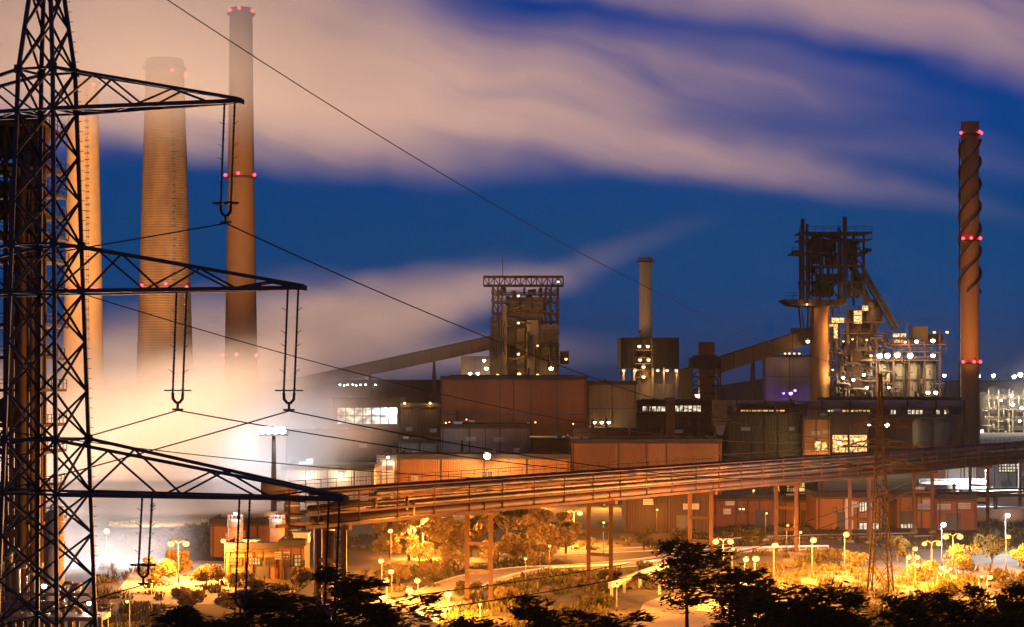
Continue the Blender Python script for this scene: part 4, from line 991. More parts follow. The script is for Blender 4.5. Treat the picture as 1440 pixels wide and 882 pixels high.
for y, xa, xb in ((484, 1250, 1330), (494, 1262, 1330), (506, 1228, 1322)):
    a, b = P(xa, y, YF), P(xb, y, YF); m = MB(); m.box(a.x, b.x, YF - 2, YF + 10, a.z - .6, a.z); dk = m.build('deck', M['rust'], cf); ORG[dk] = ORG[cf]
    m = MB(); m.rail((a.x, YF - 1.9, a.z), (b.x, YF - 1.9, a.z), 1.8, .2, 3); m.build('railing', M['rust'], dk)
m = MB(); m.bpx(1284, 1305, 459, 482, YF + 2, 9); m.build('head_house', M['clad_buff'], cf); m = MB(); m.bpx(1308, 1326, 470, 483, YF + 3, 7); m.build('cabin', M['rust'], cf)
m = MB()
for xa in (1266, 1276): m.beam(P(xa, 483, YF), P(xa, 452, YF), .4)
m.beam(P(1262, 453, YF), P(1280, 453, YF), .4); m.build('antenna', M['rust_d'], cf)
m = MB(); rnd = random.Random(21)
for k in range(46):
    x = rnd.uniform(1230, 1326); y = rnd.uniform(484, 556); z = P(x, y, YF - 3 + rnd.uniform(0, 3)); L = rnd.uniform(4, 16)
    m.tube([z, z + Vector((0, 0, -L * .37))] if rnd.random() < .6 else [z, z + Vector((L * .37, 0, 0))], rnd.uniform(.2, .5), 6)
stuff(m.build('pipework', M['pipe_r'], cf, True))
for x, y, lab, r, pw, mt in ((1237, 500, 'leftmost of the big white lamps under the gantry deck', 5, 9000, 'white'), (1248, 500, 'second of the big white lamps under the gantry deck', 5, 9000, 'white'), (1262, 499, 'third of the big white lamps under the gantry deck', 5, 9000, 'white'), (1280, 500, 'fourth of the big white lamps under the gantry deck', 5, 9000, 'white'),
                             (1312, 500, 'white lamp right of the big gantry lamps', 4, 5000, 'white'), (1289, 480, 'white lamp on the upper gantry deck', 3.4, 3000, 'white'), (1312, 479, 'white lamp by the gantry cabin', 3.8, 3500, 'white'), (1314, 467, 'orange lamp on the gantry head left', 2.8, 1500, 'sodium'), (1332, 467, 'orange lamp on the gantry head right', 3.0, 1500, 'sodium'),
                             (1305, 552, 'left lamp of the low pair below the hot stoves', 3.4, 3500, 'white'), (1316, 552, 'right lamp of the low pair below the hot stoves', 3.4, 3500, 'white'), (1328, 528, 'lamp on the gantry stair at the right', 3.0, 2500, 'white'), (1250, 545, 'small lamp at the foot of the stoves', 2.0, 2500, 'white'), (1350, 563, 'lamp beside the foot of the strake-wound chimney', 3, 2000, 'white')):
    lamp_box(lab, x, y, YF - 4, mt, r, pw, WHT if mt == 'white' else SOD, 'stove gantry lamps', 2)
h = hall('grey charging house under the steep conveyor', 1077, 1140, 502, 985, 14, M['clad_grey'], (1110,), (530,))
for x, r, lab in ((1112, 3.6, 'bright violet lamp under the charging house'), (1102, 2.0, 'dim violet lamp left of the bright violet one'), (1118, 2.4, 'violet lamp right of the bright violet one')):
    lamp_box(lab, x, 553 if x != 1118 else 549, 980, 'violet', r, 2500 if r > 3 else 500, (.25, .15, 1), 'violet lamps', 1)
for k, x in enumerate((1104, 1110, 1117, 1124)): lamp_box(('first', 'second', 'third', 'fourth')[k] + ' lamp from the left on the ledge above the charging house', x, 497, 980, 'warmw', 1.9, 500, WRM, 'charging house lamps', 1)

# gas main and middle ground halls ------------------------------------------------
gm = thing('gas_main', 'fat pale gas main running level across the works below the blast furnace', 'pipeline', (P(1100, 600, 800).x, 800, 0))
m = MB(); pts = [P(x, 570, 800) for x in range(900, 1361, 20)]; m.tube(pts, 2.0, 20); m.build('pipe', M['pipe_p'], gm, True)
for x in range(915, 1360, 40):
    p = P(x, 575, 800); bar(gm, 'support', (p.x, 800, -.2), (p.x, 800, p.z), .9, M['rust'])
    m = MB(); m.tube([P(x, 570, 800) - Vector((.3, 0, 0)), P(x, 570, 800) + Vector((.3, 0, 0))], 2.25, 20); m.build('flange', M['pipe_r'], gm, True)
h = hall('dark hall with white strip windows behind the buff hall', 896, 1002, 566, 760, 20, M['clad_dark'], (940,))
pane_row(h, 903, 936, 571, 579, 760, M['win_w'], 5); pane_row(h, 949, 986, 570, 582, 760, M['win_w'], 6)
h = hall('dark sprawling shed below the strip-windowed hall', 893, 1004, 584, 700, 20, M['clad_dark'], (930, 968))
st = thing('stub_stack', 'short square brown stack in front of the strip-windowed hall', 'stack', (P(942, 640, 690).x, 690, 0)); m = MB(); m.bpx(937, 949, 561, None, 690, 3); m.build('shaft', M['clad_brown'], st); m = MB(); m.bpx(936, 950, 559.5, 561, 689.8, 3.4); m.build('rim', M['rust'], st)
bn_ = thing('hopper_bin', 'buff slatted hopper bin on legs right of the short brown stack', 'hopper', (P(1012, 640, 690).x, 690, 0))
for k in range(7): m = MB(); m.bpx(1003, 1023, 563 + k * 5, 567.4 + k * 5, 690 + .15 * (k % 2), 5); m.build('slat', M['clad_buff'], bn_)
for x in (1004, 1022): p = P(x, 598, 690); bar(bn_, 'leg', (p.x, 690.5, 0), (p.x, 690.5, p.z), .5, M['rust']); bar(bn_, 'leg', (p.x, 694.5, 0), (p.x, 694.5, p.z), .5, M['rust'])
m = MB(); m.ppx([(1010, 612), (1016, 612), (1021, 598), (1005, 598)], 690.6, 4); m.build('chute', M['tank'], bn_)
h = hall('dark olive shed with a cluttered roof edge right of the hopper bin', 1024, 1128, 584, 690, 25, M['clad_green'], (1058, 1093))
h = hall('distant hall with an amber strip window above the olive shed', 1036, 1135, 572, 760, 12, M['clad_brown'], (1085,)); pane_row(h, 1041, 1104, 576, 584, 760, M['win_o'], 8)
h = hall('orange-lit shed with one blazing doorway', 1129, 1167, 589, 688, 22, M['clad_orange']); m = MB(); m.bpx(1146, 1163, 621, 634, 687.6, .3); m.build('doorway', M['melt'], h)
h = hall('open-bay casting shed with white-hot glow inside', 1168, 1222, 583, 690, 22, M['clad_dark'])
for xa, xb in ((1171, 1192), (1195, 1219)):
    m = MB(); m.bpx(xa, xb, 612, 636, 689.6, .25); m.build('glowing_bay', M['melt'], h)
lamp_box('lamp added for the fire glow in the left bay of the casting shed', 1180, 622, 684, 'warmw', 4, 6000, WRM, 'casting shed lamps', 2); lamp_box('lamp added for the fire glow in the right bay of the casting shed', 1204, 618, 684, 'warmw', 4, 6000, WRM, 'casting shed lamps', 2); lamp_box('lamp over the blazing doorway', 1150, 622, 684, 'warmw', 3, 5000, WRM, 'casting shed lamps', 1.5)  # the two bay lamps are added to give the fire glow
h = hall('long dark works hall with scattered lit windows under the hot stoves', 1160, 1352, 562, 830, 20, M['clad_dark'], (1200, 1240, 1280, 1320))
for xa, xb, nn in ((1163, 1178, 3), (1184, 1224, 7), (1252, 1260, 2), (1276, 1298, 4), (1315, 1322, 1), (1327, 1334, 1)): pane_row(h, xa, xb, 571, 583, 830, M['win_w'] if nn != 7 else M['win_o'], nn)
h = hall('dark cluttered shed at the foot of the strake-wound chimney', 1224, 1352, 588, 700, 25, M['clad_dark'], (1262, 1304))
for k, (x, r) in enumerate(((1300, 4.2), (1322, 4.6))):
    s_ = thing('storage_tank', ('left', 'right')[k] + ' squat dark tank in front of the cluttered shed', 'tank', (P(x, 640, 680).x, 680, 0)); z = P(x, 594, 680).z; m = MB(); m.lathe(P(x, 0, 680).x, 680, [(r, 0), (r, z), (r * .75, z + 1.2), (.3, z + 1.8)], 20); m.build('shell', M['dark'], s_, True); m = MB(); m.lathe(P(x, 0, 680).x, 680, [(r + .02, z - .4), (r + .3, z - .4), (r + .3, z), (r + .02, z)], 20, False); m.build('rim', M['rust'], s_)
lamp_box('white lamp glaring beside the slim pylon top', 1247, 598, 660, 'white', 4.2, 6000, WHT, 'works lamps', 1); lamp_box('small white lamp left of the slim pylon top', 1222, 598, 680, 'white', 3.0, 1500, WHT, 'works lamps', 1)
# far right plant ------------------------------------------------------------------
YR = 1300.0
for k, (x, hw, y) in enumerate(((1384, 9, 556), (1396, 6, 548), (1412, 8, 552), (1431, 10, 545), (1452, 9, 540))):
    s_ = thing('silo', ('leftmost', 'second', 'third', 'fourth', 'rightmost')[k] + ' pale lit silo in the far plant at the right edge', 'silo', (P(x, 620, YR).x, YR, 0), 'far silos'); a = P(x, y, YR); r = hw / F * YR
    m = MB(); m.lathe(a.x, YR, [(r, 0), (r, a.z), (r * .6, a.z + 2), (.4, a.z + 2.5)], 20); m.build('shell', M['tank'], s_, True); m = MB(); m.rail((a.x - r, YR - r * .6, a.z), (a.x + r, YR - r * .6, a.z), 2, .3, 3); m.build('railing', M['galv'], s_)
fp = thing('pipe_rack', 'tall lit pipe rack with columns in the far plant at the right edge', 'pipe rack', (P(1420, 620, 1280).x, 1280, 0))
for x in (1390, 1404, 1419, 1424, 1440, 1448): a = P(x, 552 - (x % 7), 1280); bar(fp, 'column', (a.x, 1280, 0), (a.x, 1280, a.z), 1.0, M['tank'])
for y in (560, 575, 590, 604): m = MB(); m.beam(P(1388, y, 1280), P(1452, y, 1280), .8); m.rail(P(1388, y, 1279), P(1452, y, 1279), 2.0, .25, 4); m.build('deck', M['tank'], fp)
m = MB(); rnd = random.Random(9)
for k in range(22):
    z = P(rnd.uniform(1380, 1448), rnd.uniform(552, 612), 1276); m.tube([z, z + (Vector((0, 0, -rnd.uniform(3, 9))) if rnd.random() < .7 else Vector((rnd.uniform(3, 9), 0, 0)))], rnd.uniform(.3, .7), 6)
stuff(m.build('pipework', M['tank'], fp, True))
h = hall('far dark hall on the horizon at the right edge', 1340, 1460, 537, 1600, 30, M['clad_grey'], (1400,))
for k, (x, y, r, pw) in enumerate(((1376, 529, 3.2, 9000), (1397, 528, 3.2, 9000), (1426, 530, 3.4, 30000), (1435, 527, 4.2, 60000), (1423, 556, 3.0, 6000), (1424, 569, 3.2, 6000), (1437, 574, 2.6, 4000), (1398, 611, 3.4, 6000), (1434, 592, 2.4, 3000), (1381, 606, 2.6, 3000), (1408, 563, 2.2, 3000))):
    lamp_box('white lamp in the far plant, ' + ('at the horizon just right of the chimney', 'at the horizon, second from the chimney', 'at the horizon, third from the chimney', 'brightest at the right edge', 'high on the pipe rack', 'middle of the pipe rack', 'right side of the pipe rack', 'low in front of the silos', 'low on the rack at the edge', 'at the foot of the chimney', 'left on the pipe rack top')[k], x, y, 1265, 'white' if k % 3 else 'cool', r, pw, (1, .95, .85), 'far plant lamps', 2)

GAIN = 1.3

# ------------------------------------------------------------------ buildings and tanks under the pipe bridge
h = hall('dark tall-panelled hall under the middle of the pipe bridge', 880, 1002, 692, 395, 14, M['clad_dark'], (905, 922, 940, 958, 976))
h = hall('brown shed with ochre lower wall under the bridge right of the tall-panelled hall', 1003, 1100, 702, 412, 14, M['clad_brown'], (1035, 1068), (722,))
pane_row(h, 1038, 1048, 714, 718, 412, M['win_w'], 2)
h = hall('ochre shed with an amber lit gable window', 1101, 1147, 704, 418, 12, M['clad_orange'], (1124,))
h2 = hall('dark upper hall glowing amber behind the bridge trestle', 1096, 1150, 668, 470, 12, M['clad_dark'], ()); pane_row(h2, 1106, 1132, 676, 704, 470, M['win_o'], 3, 3)
h = hall('ochre two-storey building with white lit windows behind the slim pylon', 1148, 1240, 699, 404, 14, M['clad_orange'], (1186, 1206))
pane_row(h, 1208, 1219, 706, 720, 404, M['win_w'], 3, 1); pane_row(h, 1208, 1236, 735, 748, 404, M['win_w'], 5, 1); pane_row(h, 1222, 1230, 706, 716, 404, M['win_w'], 2, 1)
m = MB()                                                       # painted ring and stroke mark on its wall
q = P(1174, 717, 403.9)
m.tube([q + Vector((.45 * math.cos(a), 0, .55 * math.sin(a))) for a in [i * math.pi / 6 for i in range(13)]], .07, 5); m.beam(q + Vector((.45, 0, .5)), q + Vector((.3, 0, -1.1)), .12); m.build('wall_mark', M['dark'], h)
for x in (1189, 1196): m = MB(); m.bpx(x, x + 4, 700, None, 403.5, .4); m.build('pilaster', M['concw'], h)
h = hall('ochre block with dark double panels and lit doors right of the slim pylon', 1262, 1316, 697, 408, 12, M['clad_orange'], (1296,))
pane_row(h, 1266, 1290, 736, 746, 408, M['win_w'], 5, 1)
q = P(1281, 718, 407.8); m = MB()
for sx in (-.4, .3): m.beam(q + Vector((sx, 0, .6)), q + Vector((sx + .15, 0, -.6)), .12)
m.build('wall_mark', M['dark'], h)
h = hall('low dark brick-coloured wall block at the right under the bridge', 1318, 1374, 702, 402, 6, M['clad_brown'], (1346,))
h = hall('grey gridded building at the right edge above the round tanks', 1396, 1462, 649, 540, 20, M['clad_grey'], (1418, 1440)); pane_row(h, 1404, 1436, 652, 664, 540, M['win_w'], 8, 3)
h = hall('pale block with a dark side behind the bridge at the right', 1330, 1372, 655, 520, 16, M['concw'], (1356,))
for k, (x, y, rr, YY) in enumerate(((1352, 682, 8.5, 470), (1416, 694, 9.0, 450), (1414, 716, 6, 425))):
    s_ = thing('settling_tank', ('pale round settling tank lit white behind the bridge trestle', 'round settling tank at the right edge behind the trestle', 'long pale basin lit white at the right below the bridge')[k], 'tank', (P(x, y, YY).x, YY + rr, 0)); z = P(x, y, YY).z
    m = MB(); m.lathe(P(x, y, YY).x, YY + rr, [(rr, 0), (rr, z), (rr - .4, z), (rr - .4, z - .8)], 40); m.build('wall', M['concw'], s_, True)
    m = MB(); m.rail((P(x, y, YY).x - rr, YY + rr, z), (P(x, y, YY).x + rr, YY + rr, z), 1, .08, 2); m.box(P(x, y, YY).x - rr, P(x, y, YY).x + rr, YY + rr - .5, YY + rr + .5, z, z + .15); m.build('walkway', M['galv'], s_)

lr = thing('pipe_rack', 'low dark pipe rack on posts crossing behind the slim pylon under the bridge', 'pipe rack', (P(1280, 740, 430).x, 430, 0))
for k, (y, r) in enumerate(((690, .22), (694, .3), (700, .18))): m = MB(); m.tube([P(1085, y + 3, 430 + k), P(1290, y, 430 + k), P(1470, y - 3, 430 + k)], r, 8); m.build('pipe', M['rust_d'], lr, True)
for yy in (429.5, 433): bar(lr, 'beam', P(1085, 699 + (yy > 430) * -1, yy), P(1470, 695, yy), .5, M['rust_d'])
for x in range(1090, 1470, 52): p = P(x, 699, 430); bar(lr, 'post', (p.x, 430.6, -.2), (p.x, 430.6, p.z), .4, M['rust_d']); bar(lr, 'post', (p.x, 432.4, -.2), (p.x, 432.4, p.z), .4, M['rust_d'])
# parapet ramp at the bottom right of centre
rw = thing('ramp_wall', 'angled concrete parapet of a ramp beside the blazing yard', 'wall', tuple(G(935, 835)))
pts = [G(858, 842), G(897, 826), G(960, 846), G(1012, 858), G(1040, 880)]
for a, b in zip(pts[:-1], pts[1:]): m = MB(); m.beam(a + Vector((0, 0, 1.9)), b + Vector((0, 0, 1.9)), .5, .9); m.build('parapet', M['kerb'], rw)
for i in range(len(pts) - 1):
    for f in (.05, .5): q = pts[i].lerp(pts[i + 1], f); bar(rw, 'post', (q.x, q.y, -.1), (q.x, q.y, 1.5), .4, M['kerb'])
m = MB(); a, b = G(897, 826), G(938, 808); m.beam(a + Vector((0, 0, 1.9)), b + Vector((0, 0, 1.6)), .5, .9); m.build('parapet', M['kerb'], rw)
sg = thing('sign_board', 'blank pale board catching lamplight beside the blazing yard', 'sign', tuple(G(1028, 858)))
m = MB(); m.bpx(1011, 1047, 822, 844, G(1028, 858).y, .2); m.build('board', M['concw'], sg)
for x in (1016, 1042): p = P(x, 846, G(1028, 858).y); bar(sg, 'post', (p.x, p.y + .3, 0), (p.x, p.y + .3, p.z + 1.5), .18, M['galv'])
gr = thing('guard_rail', 'steel guard rail on posts along the bright road under the bridge', 'guard rail', tuple(rp[10]))
off = []
for i in range(6, len(rp) - 1):
    d = (rp[i + 1] - rp[i - 1]); d.z = 0; d.normalize(); off.append(rp[i] + Vector((d.y, -d.x, 0)) * 5.0)
m = MB()
for a, b in zip(off[:-1], off[1:]): m.beam(a + Vector((0, 0, .75)), b + Vector((0, 0, .75)), .08, .32)
m.build('rail', M['galv'], gr)
for a in off: bar(gr, 'post', a, a + Vector((0, 0, .85)), .14, M['galv'])
# dark bank in the lower left: shed roof slope running out of the picture
sh = thing('lean_to_shed', 'dark sloping shed roof cutting across the bottom left of centre', 'shed', tuple(G(520, 880)))
e0, e1_, e2_, e3 = G(462, 800, 2.6), G(628, 886, 2.2), G(560, 960, 2.2), G(380, 870, 2.6)
m = MB(); vs = [e0, e1_, e2_, e3]; m.add([tuple(v) for v in vs] + [(v.x, v.y, -.2) for v in vs], [(0, 3, 2, 1), (0, 1, 5, 4), (1, 2, 6, 5), (2, 3, 7, 6), (3, 0, 4, 7)]); m.build('wall', M['clad_dark'], sh)
m = MB(); vs2 = [v + Vector((0, 0, .25)) for v in vs]; m.add([tuple(v) for v in vs] + [tuple(v) for v in vs2], [(4, 7, 6, 5), (0, 1, 5, 4), (1, 2, 6, 5), (2, 3, 7, 6), (3, 0, 4, 7)]); m.build('roof', M['roof'], sh)

# ------------------------------------------------------------------ street lamps
GAIN = 15.0
def street_lamp(label, x, y, h=6.0, power=4000, double=False, mat='sodium', col=SOD, r=.30, group='sodium street lamps', Y=None):
    Y = Y or F * (CH - h) / (y - HY); h = CH - (y - HY) / F * Y; b = P(x, y, Y); bx = b.x
    t = thing('street_lamp', label, 'street lamp', (bx, Y, 0), group)
    py_ = Y if double else Y + 1.5
    m = MB(); m.lathe(bx, py_, [(.13, -.1), (.13, .9), (.07, 1.0), (.045, h + .2)], 8); m.build('pole', M['pole'], t, True)
    offs = (-1.15, 1.15) if double else (0.0,)
    for o in offs:
        a = MB(); a.tube([(bx, py_, h + .15), (bx + o * .5, (py_ + Y) / 2, h + .5), (bx + o, Y, h + r * 1.0)], .04, 6); a.build('arm', M['pole'], t)
        hd = MB(); hd.lathe(bx + o, Y, [(r * .75, h + r * .7), (r * .6, h + r * 1.05), (r * .2, h + r * 1.15)], 10); hd.build('hood', M['pole'], t)
        g_ = MB(); g_.ball((bx + o, Y, h), r, 10, 6, .8); g_.build('globe', M[mat], t, True)
        light(t, (bx + o, Y - r * 1.3, h - r * 1.0), col, power / len(offs), r * .6)
    return t
SL = [(807, 722, 6, 7000, True, 'tall twin lamp in front of the lit trees under the bridge'), (595, 738, 6, 12000, True, 'brightest lamp, left of the nearest trestle among foliage'), (549, 747, 6.5, 1500, False, 'dim lamp far left behind the bridge underside'),
      (536, 789, 4.6, 2500, False, 'upper left lamp of the cluster above the dark shed roof'), (550, 804, 4.2, 1800, False, 'second lamp down in the cluster above the dark shed roof'), (543, 817, 4.4, 3000, False, 'lamp right on the edge of the dark shed roof'),
      (587, 817, 4.0, 2200, False, 'lamp right of the cluster beside the bright road'), (576, 831, 3.4, 5000, False, 'low lamp at the start of the bright road'), (630, 836, 3.2, 5000, False, 'low lamp on the bright road left of the trestle'), (619, 851, 2.6, 900, False, 'small lamp below the bright road left of the trestle'), (675, 850, 2.4, 1200, False, 'small lamp at the foot of the nearest trestle'),
      (739, 786, 4.5, 500, False, 'small post lamp in front of the bush under the bridge'), (773, 768, 5.0, 500, False, 'slender post lamp before the bushy trees'), (858, 757, 6, 900, False, 'lamp lighting the top of a pale post right of the trestle'), (849, 735, 6.2, 400, False, 'small lamp high under the bridge beside the second trestle'),
      (868, 824, 3.6, 500, False, 'white-topped post lamp left of the ramp parapet'), (924, 717, 5, 300, False, 'small post lamp left in front of the tall-panelled hall'), (991, 712, 5, 300, False, 'small post lamp right in front of the tall-panelled hall'), (1078, 722, 5, 300, False, 'small post lamp in front of the brown shed'),
      (1017, 762, 6, 3500, True, 'twin lamp just above the dark tree tops right of centre'), (1031, 772, 5.5, 900, False, 'small lamp right of the twin lamp above the tree tops'), (1063, 786, 6, 4500, False, 'bright lamp in the dark trees right of the pale board'), (1049, 787, 5.8, 1800, False, 'lamp close left of the bright lamp in the dark trees'), (1058, 819, 3.4, 1500, False, 'low lamp beside the pale board'),
      (1090, 767, 6, 4000, False, 'bright lamp between the dark trees and the ochre sheds'), (1144, 760, 6, 4000, False, 'bright lamp before the ochre two-storey building'), (1190, 752, 6, 5000, False, 'bright lamp just left of the slim pylon'), (1126, 749, 5, 900, False, 'small lamp beside the bridge trestle in front of the ochre shed'), (1108, 739, 5, 700, False, 'small white-looking lamp on the ochre shed yard'),
      (1287, 772, 4.5, 1500, False, 'topmost lamp of the cluster right of the slim pylon'), (1278, 784, 4.0, 1500, False, 'left lamp of the cluster right of the slim pylon'), (1290, 784, 4.0, 1500, False, 'right lamp of the cluster right of the slim pylon'), (1290, 795, 3.6, 1800, False, 'lowest lamp of the cluster right of the slim pylon'),
      (1310, 765, 4.8, 2600, True, 'twin lamp left of the tall twin lamp by the bushes'), (1340, 755, 6.0, 3600, True, 'tall twin lamp standing before the dark bushes at the right'), (1418, 755, 5.5, 2500, False, 'single lamp above the bushes near the right edge'), (1331, 803, 3.0, 1500, False, 'right lamp of a low pair on the slope at the right'), (1321, 806, 3.0, 900, False, 'left lamp of a low pair on the slope at the right'), (1392, 812, 3.0, 1800, False, 'low lamp on the slope near the right edge'), (1380, 811, 3.0, 900, False, 'faint low lamp on the slope near the right edge'),
      (251, 765, 6, 5000, True, 'twin lamp blazing above the glowing bushes at the left'), (314, 761, 6, 3000, False, 'lamp above the low flat-roofed building at the left'), (1034, 868, 5.0, 6000, False, 'lamp low among the dark trees lighting the blazing yard'), (381, 848, 3.0, 500, False, 'slender post in the left foreground bushes'), (179, 846, 4, 500, False, 'slender pale post in the bluish steam at the lower left')]
for x, y, hh, pw, dbl, lab in SL: street_lamp(lab, x, y, hh, pw, dbl, r=.52 if pw > 3000 else (.42 if pw > 1200 else .24))
for x, y, hh, pw, lab in ((1327, 738, 7, 2500, 'cool white lamp on a post before the low dark wall block'), (1417, 725, 7, 2500, 'cool white lamp on a post over the long pale basin'), (1388, 662, 9, 5000, 'white lamp hanging between trestle legs behind the bridge at the right'), (1385, 677, 7, 3000, 'lower white lamp between trestle legs behind the bridge at the right')):
    street_lamp(lab, x, y, hh, pw, False, 'cool', (.85, .93, 1), .42, 'cool white lamps', Y=(470 if y < 700 else None))

for x, pw, lab in ((575, 2600, 'yard lamp behind the bridge lighting the left of the long ochre hall'), (640, 2600, 'yard lamp behind the bridge lighting the middle of the long ochre hall'), (760, 1500, 'yard lamp behind the bridge lighting the right of the long ochre hall'), (850, 2200, 'yard lamp behind the bridge lighting the left of the broad ochre hall'), (920, 1800, 'yard lamp behind the bridge lighting the middle of the broad ochre hall'), (1060, 1200, 'yard lamp behind the bridge before the olive shed')):
    street_lamp(lab, x, 690, 6, pw, False, r=.3, Y=474)
GAIN = 1.0

# ------------------------------------------------------------------ vegetation
def leaves(mb, blobs, n, size, rnd, flat=0.0):
    for _ in range(n):
        c, r, sq = rnd.choice(blobs)
        d = Vector((rnd.gauss(0, 1), rnd.gauss(0, 1), rnd.gauss(0, 1))).normalized() * r * (rnd.random() ** .33)
        p = c + Vector((d.x, d.y, d.z * sq)); s = size * rnd.uniform(.35, 1.5)
        u = Vector((rnd.gauss(0, 1), rnd.gauss(0, 1), rnd.gauss(0, 1) * (1 - flat))).normalized(); v = u.cross(Vector((rnd.gauss(0, 1), rnd.gauss(0, 1), rnd.gauss(0, 1)))).normalized()
        mb.v += [tuple(p - u * s), tuple(p + v * s * .55), tuple(p + u * s), tuple(p - v * s * .55)]; b = len(mb.v) - 4; mb.f.append((b, b + 1, b + 2, b + 3))
def broad_tree(name, label, cat, base, height, spread, seed, mat='leaf_lit', n=3000, size=.26, group='trees lit under the bridge', trunk=True):
    rnd = random.Random(seed); base = Vector(base); t = thing(name, label, cat, base, group); blobs = []
    tr = MB(); k = 5 + int(spread)
    th = height * (.35 if trunk else .12)
    tr.tube([base + Vector((0, 0, -.2)), base + Vector((rnd.uniform(-.2, .2), 0, th)), base + Vector((rnd.uniform(-.5, .5), rnd.uniform(-.5, .5), height * .75))], [height * .035, height * .026, height * .008], 7)
    for i in range(k):
        a = rnd.uniform(0, 6.28); rr = spread * rnd.uniform(.25, .8); z = height * rnd.uniform(.3 if trunk else .18, .85)
        c = base + Vector((rr * math.cos(a), rr * math.sin(a), z)); blobs.append((c, spread * rnd.uniform(.3, .52) * (1.15 - .5 * z / height), rnd.uniform(.6, .9)))
        tr.tube([base + Vector((0, 0, th * rnd.uniform(.6, 1.3))), base.lerp(c, .6) + Vector((0, 0, height * .12)), c], [height * .014, height * .009, height * .004], 5)
    tr.build('trunk', M['bark'], t, True)
    cr = MB(); leaves(cr, blobs, n, size, rnd); stuff(cr.build('crown', M[mat], t)) if False else cr.build('crown', M[mat], t)
    return t
def gp(x, y): q = G(x, y); return (q.x, q.y, 0)
TR = [('lit leafy tree left under the pipe bridge', 575, 788, 9.5, 4.6), ('lit leafy tree close left of the nearest trestle', 630, 792, 9, 4.6), ('lit leafy tree showing through the nearest trestle', 662, 784, 9, 3.8), ('darker tall tree right of the nearest trestle', 715, 776, 10, 4.6), ('bright bushy tree under the twin lamp', 772, 784, 9.5, 4.6), ('round lit bush right of the nearest trestle', 728, 792, 6, 3.4), ('dark tree behind the lit bushy tree', 745, 768, 11, 4.6), ('tall lit tree at the left behind the bridge underside', 548, 770, 9, 4.2), ('tall lit tree behind the brightest lamp', 602, 768, 10, 5), ('dark tree seen above the nearest trestle crossbar', 690, 764, 11, 5), ('small lit tree right of the bushy tree', 796, 778, 6, 3)]
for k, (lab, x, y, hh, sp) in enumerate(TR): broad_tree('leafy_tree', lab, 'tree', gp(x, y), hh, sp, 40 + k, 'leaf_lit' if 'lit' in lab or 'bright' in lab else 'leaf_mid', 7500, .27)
BU = [('tall lit shrub below the brightest lamp', 590, 790, 5.0, 3.4), ('lit shrub left of the nearest trestle foot', 640, 800, 4.0, 3.2), ('lit shrub beside the slender post lamp', 760, 796, 3.6, 2.8), ('tall lit shrub under the bridge at the far left', 548, 788, 5.0, 3.0), ('lit shrub between trestle and bushy tree', 700, 788, 4.6, 3.2), ('low lit bush left of the bright road', 560, 815, 2.6, 2.6), ('lit bush between road lamps and trestle', 610, 812, 2.8, 3.0), ('rough bush at the foot of the nearest trestle', 655, 838, 1.8, 2.4), ('lit bush right of the nearest trestle foot', 715, 845, 2.0, 2.6), ('bush at the foot of the second trestle', 858, 822, 2.4, 1.8), ('bush left of the ramp parapet', 838, 855, 2.2, 2.4), ('shrub behind the ramp parapet', 905, 812, 2.4, 2.2), ('shrub row right of the ramp parapet', 965, 822, 2.2, 3.0), ('shrub before the tall-panelled hall left', 905, 775, 4.5, 2.8), ('shrub before the tall-panelled hall right', 960, 768, 4.8, 3.0), ('shrub before the ochre shed', 1060, 768, 3.6, 2.6), ('bush below the ochre two-storey building', 1165, 792, 2.6, 3.0), ('lit bush beside the slim pylon lamp', 1205, 795, 3.0, 2.4), ('bush right of the slim pylon foot', 1262, 790, 4.6, 2.8), ('lit bush among the lamp cluster right of the slim pylon', 1300, 815, 3.0, 2.8), ('broad dark green bush under the tall twin lamp', 1355, 806, 4.6, 4.0), ('dark bush left of the right edge lamp', 1395, 792, 5.2, 4.0), ('pale lit bush at the right edge', 1440, 800, 4.6, 2.4), ('bush on the slope at the far right bottom', 1425, 830, 3.4, 3.4), ('low bush on the slope below the low lamp pair', 1345, 836, 2.2, 3.6)]
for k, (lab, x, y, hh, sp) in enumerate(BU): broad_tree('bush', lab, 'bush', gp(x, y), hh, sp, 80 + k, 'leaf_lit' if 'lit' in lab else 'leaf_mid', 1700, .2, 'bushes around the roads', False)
GB = [('glowing bush under the left twin lamp', 252, 806, 4.2, 3.0), ('glowing bush left of the left twin lamp', 222, 818, 3.6, 3.0), ('lit bush right of the left twin lamp', 290, 822, 3.4, 2.8), ('lit bush in front of the low flat-roofed building', 345, 830, 2.8, 2.8), ('lit bush before the square corner block', 420, 826, 3.2, 2.2), ('lit bush low at the left', 265, 856, 3.0, 3.0), ('lit bush low beneath the low building', 330, 862, 2.8, 3.0), ('lit bush low left of the dark shed roof', 400, 862, 2.8, 2.8)]
for k, (lab, x, y, hh, sp) in enumerate(GB): broad_tree('bush', lab, 'bush', gp(x, y), hh, sp, 120 + k, 'leaf_lit', 2200, .22, 'bushes lit by the left lamps', False)
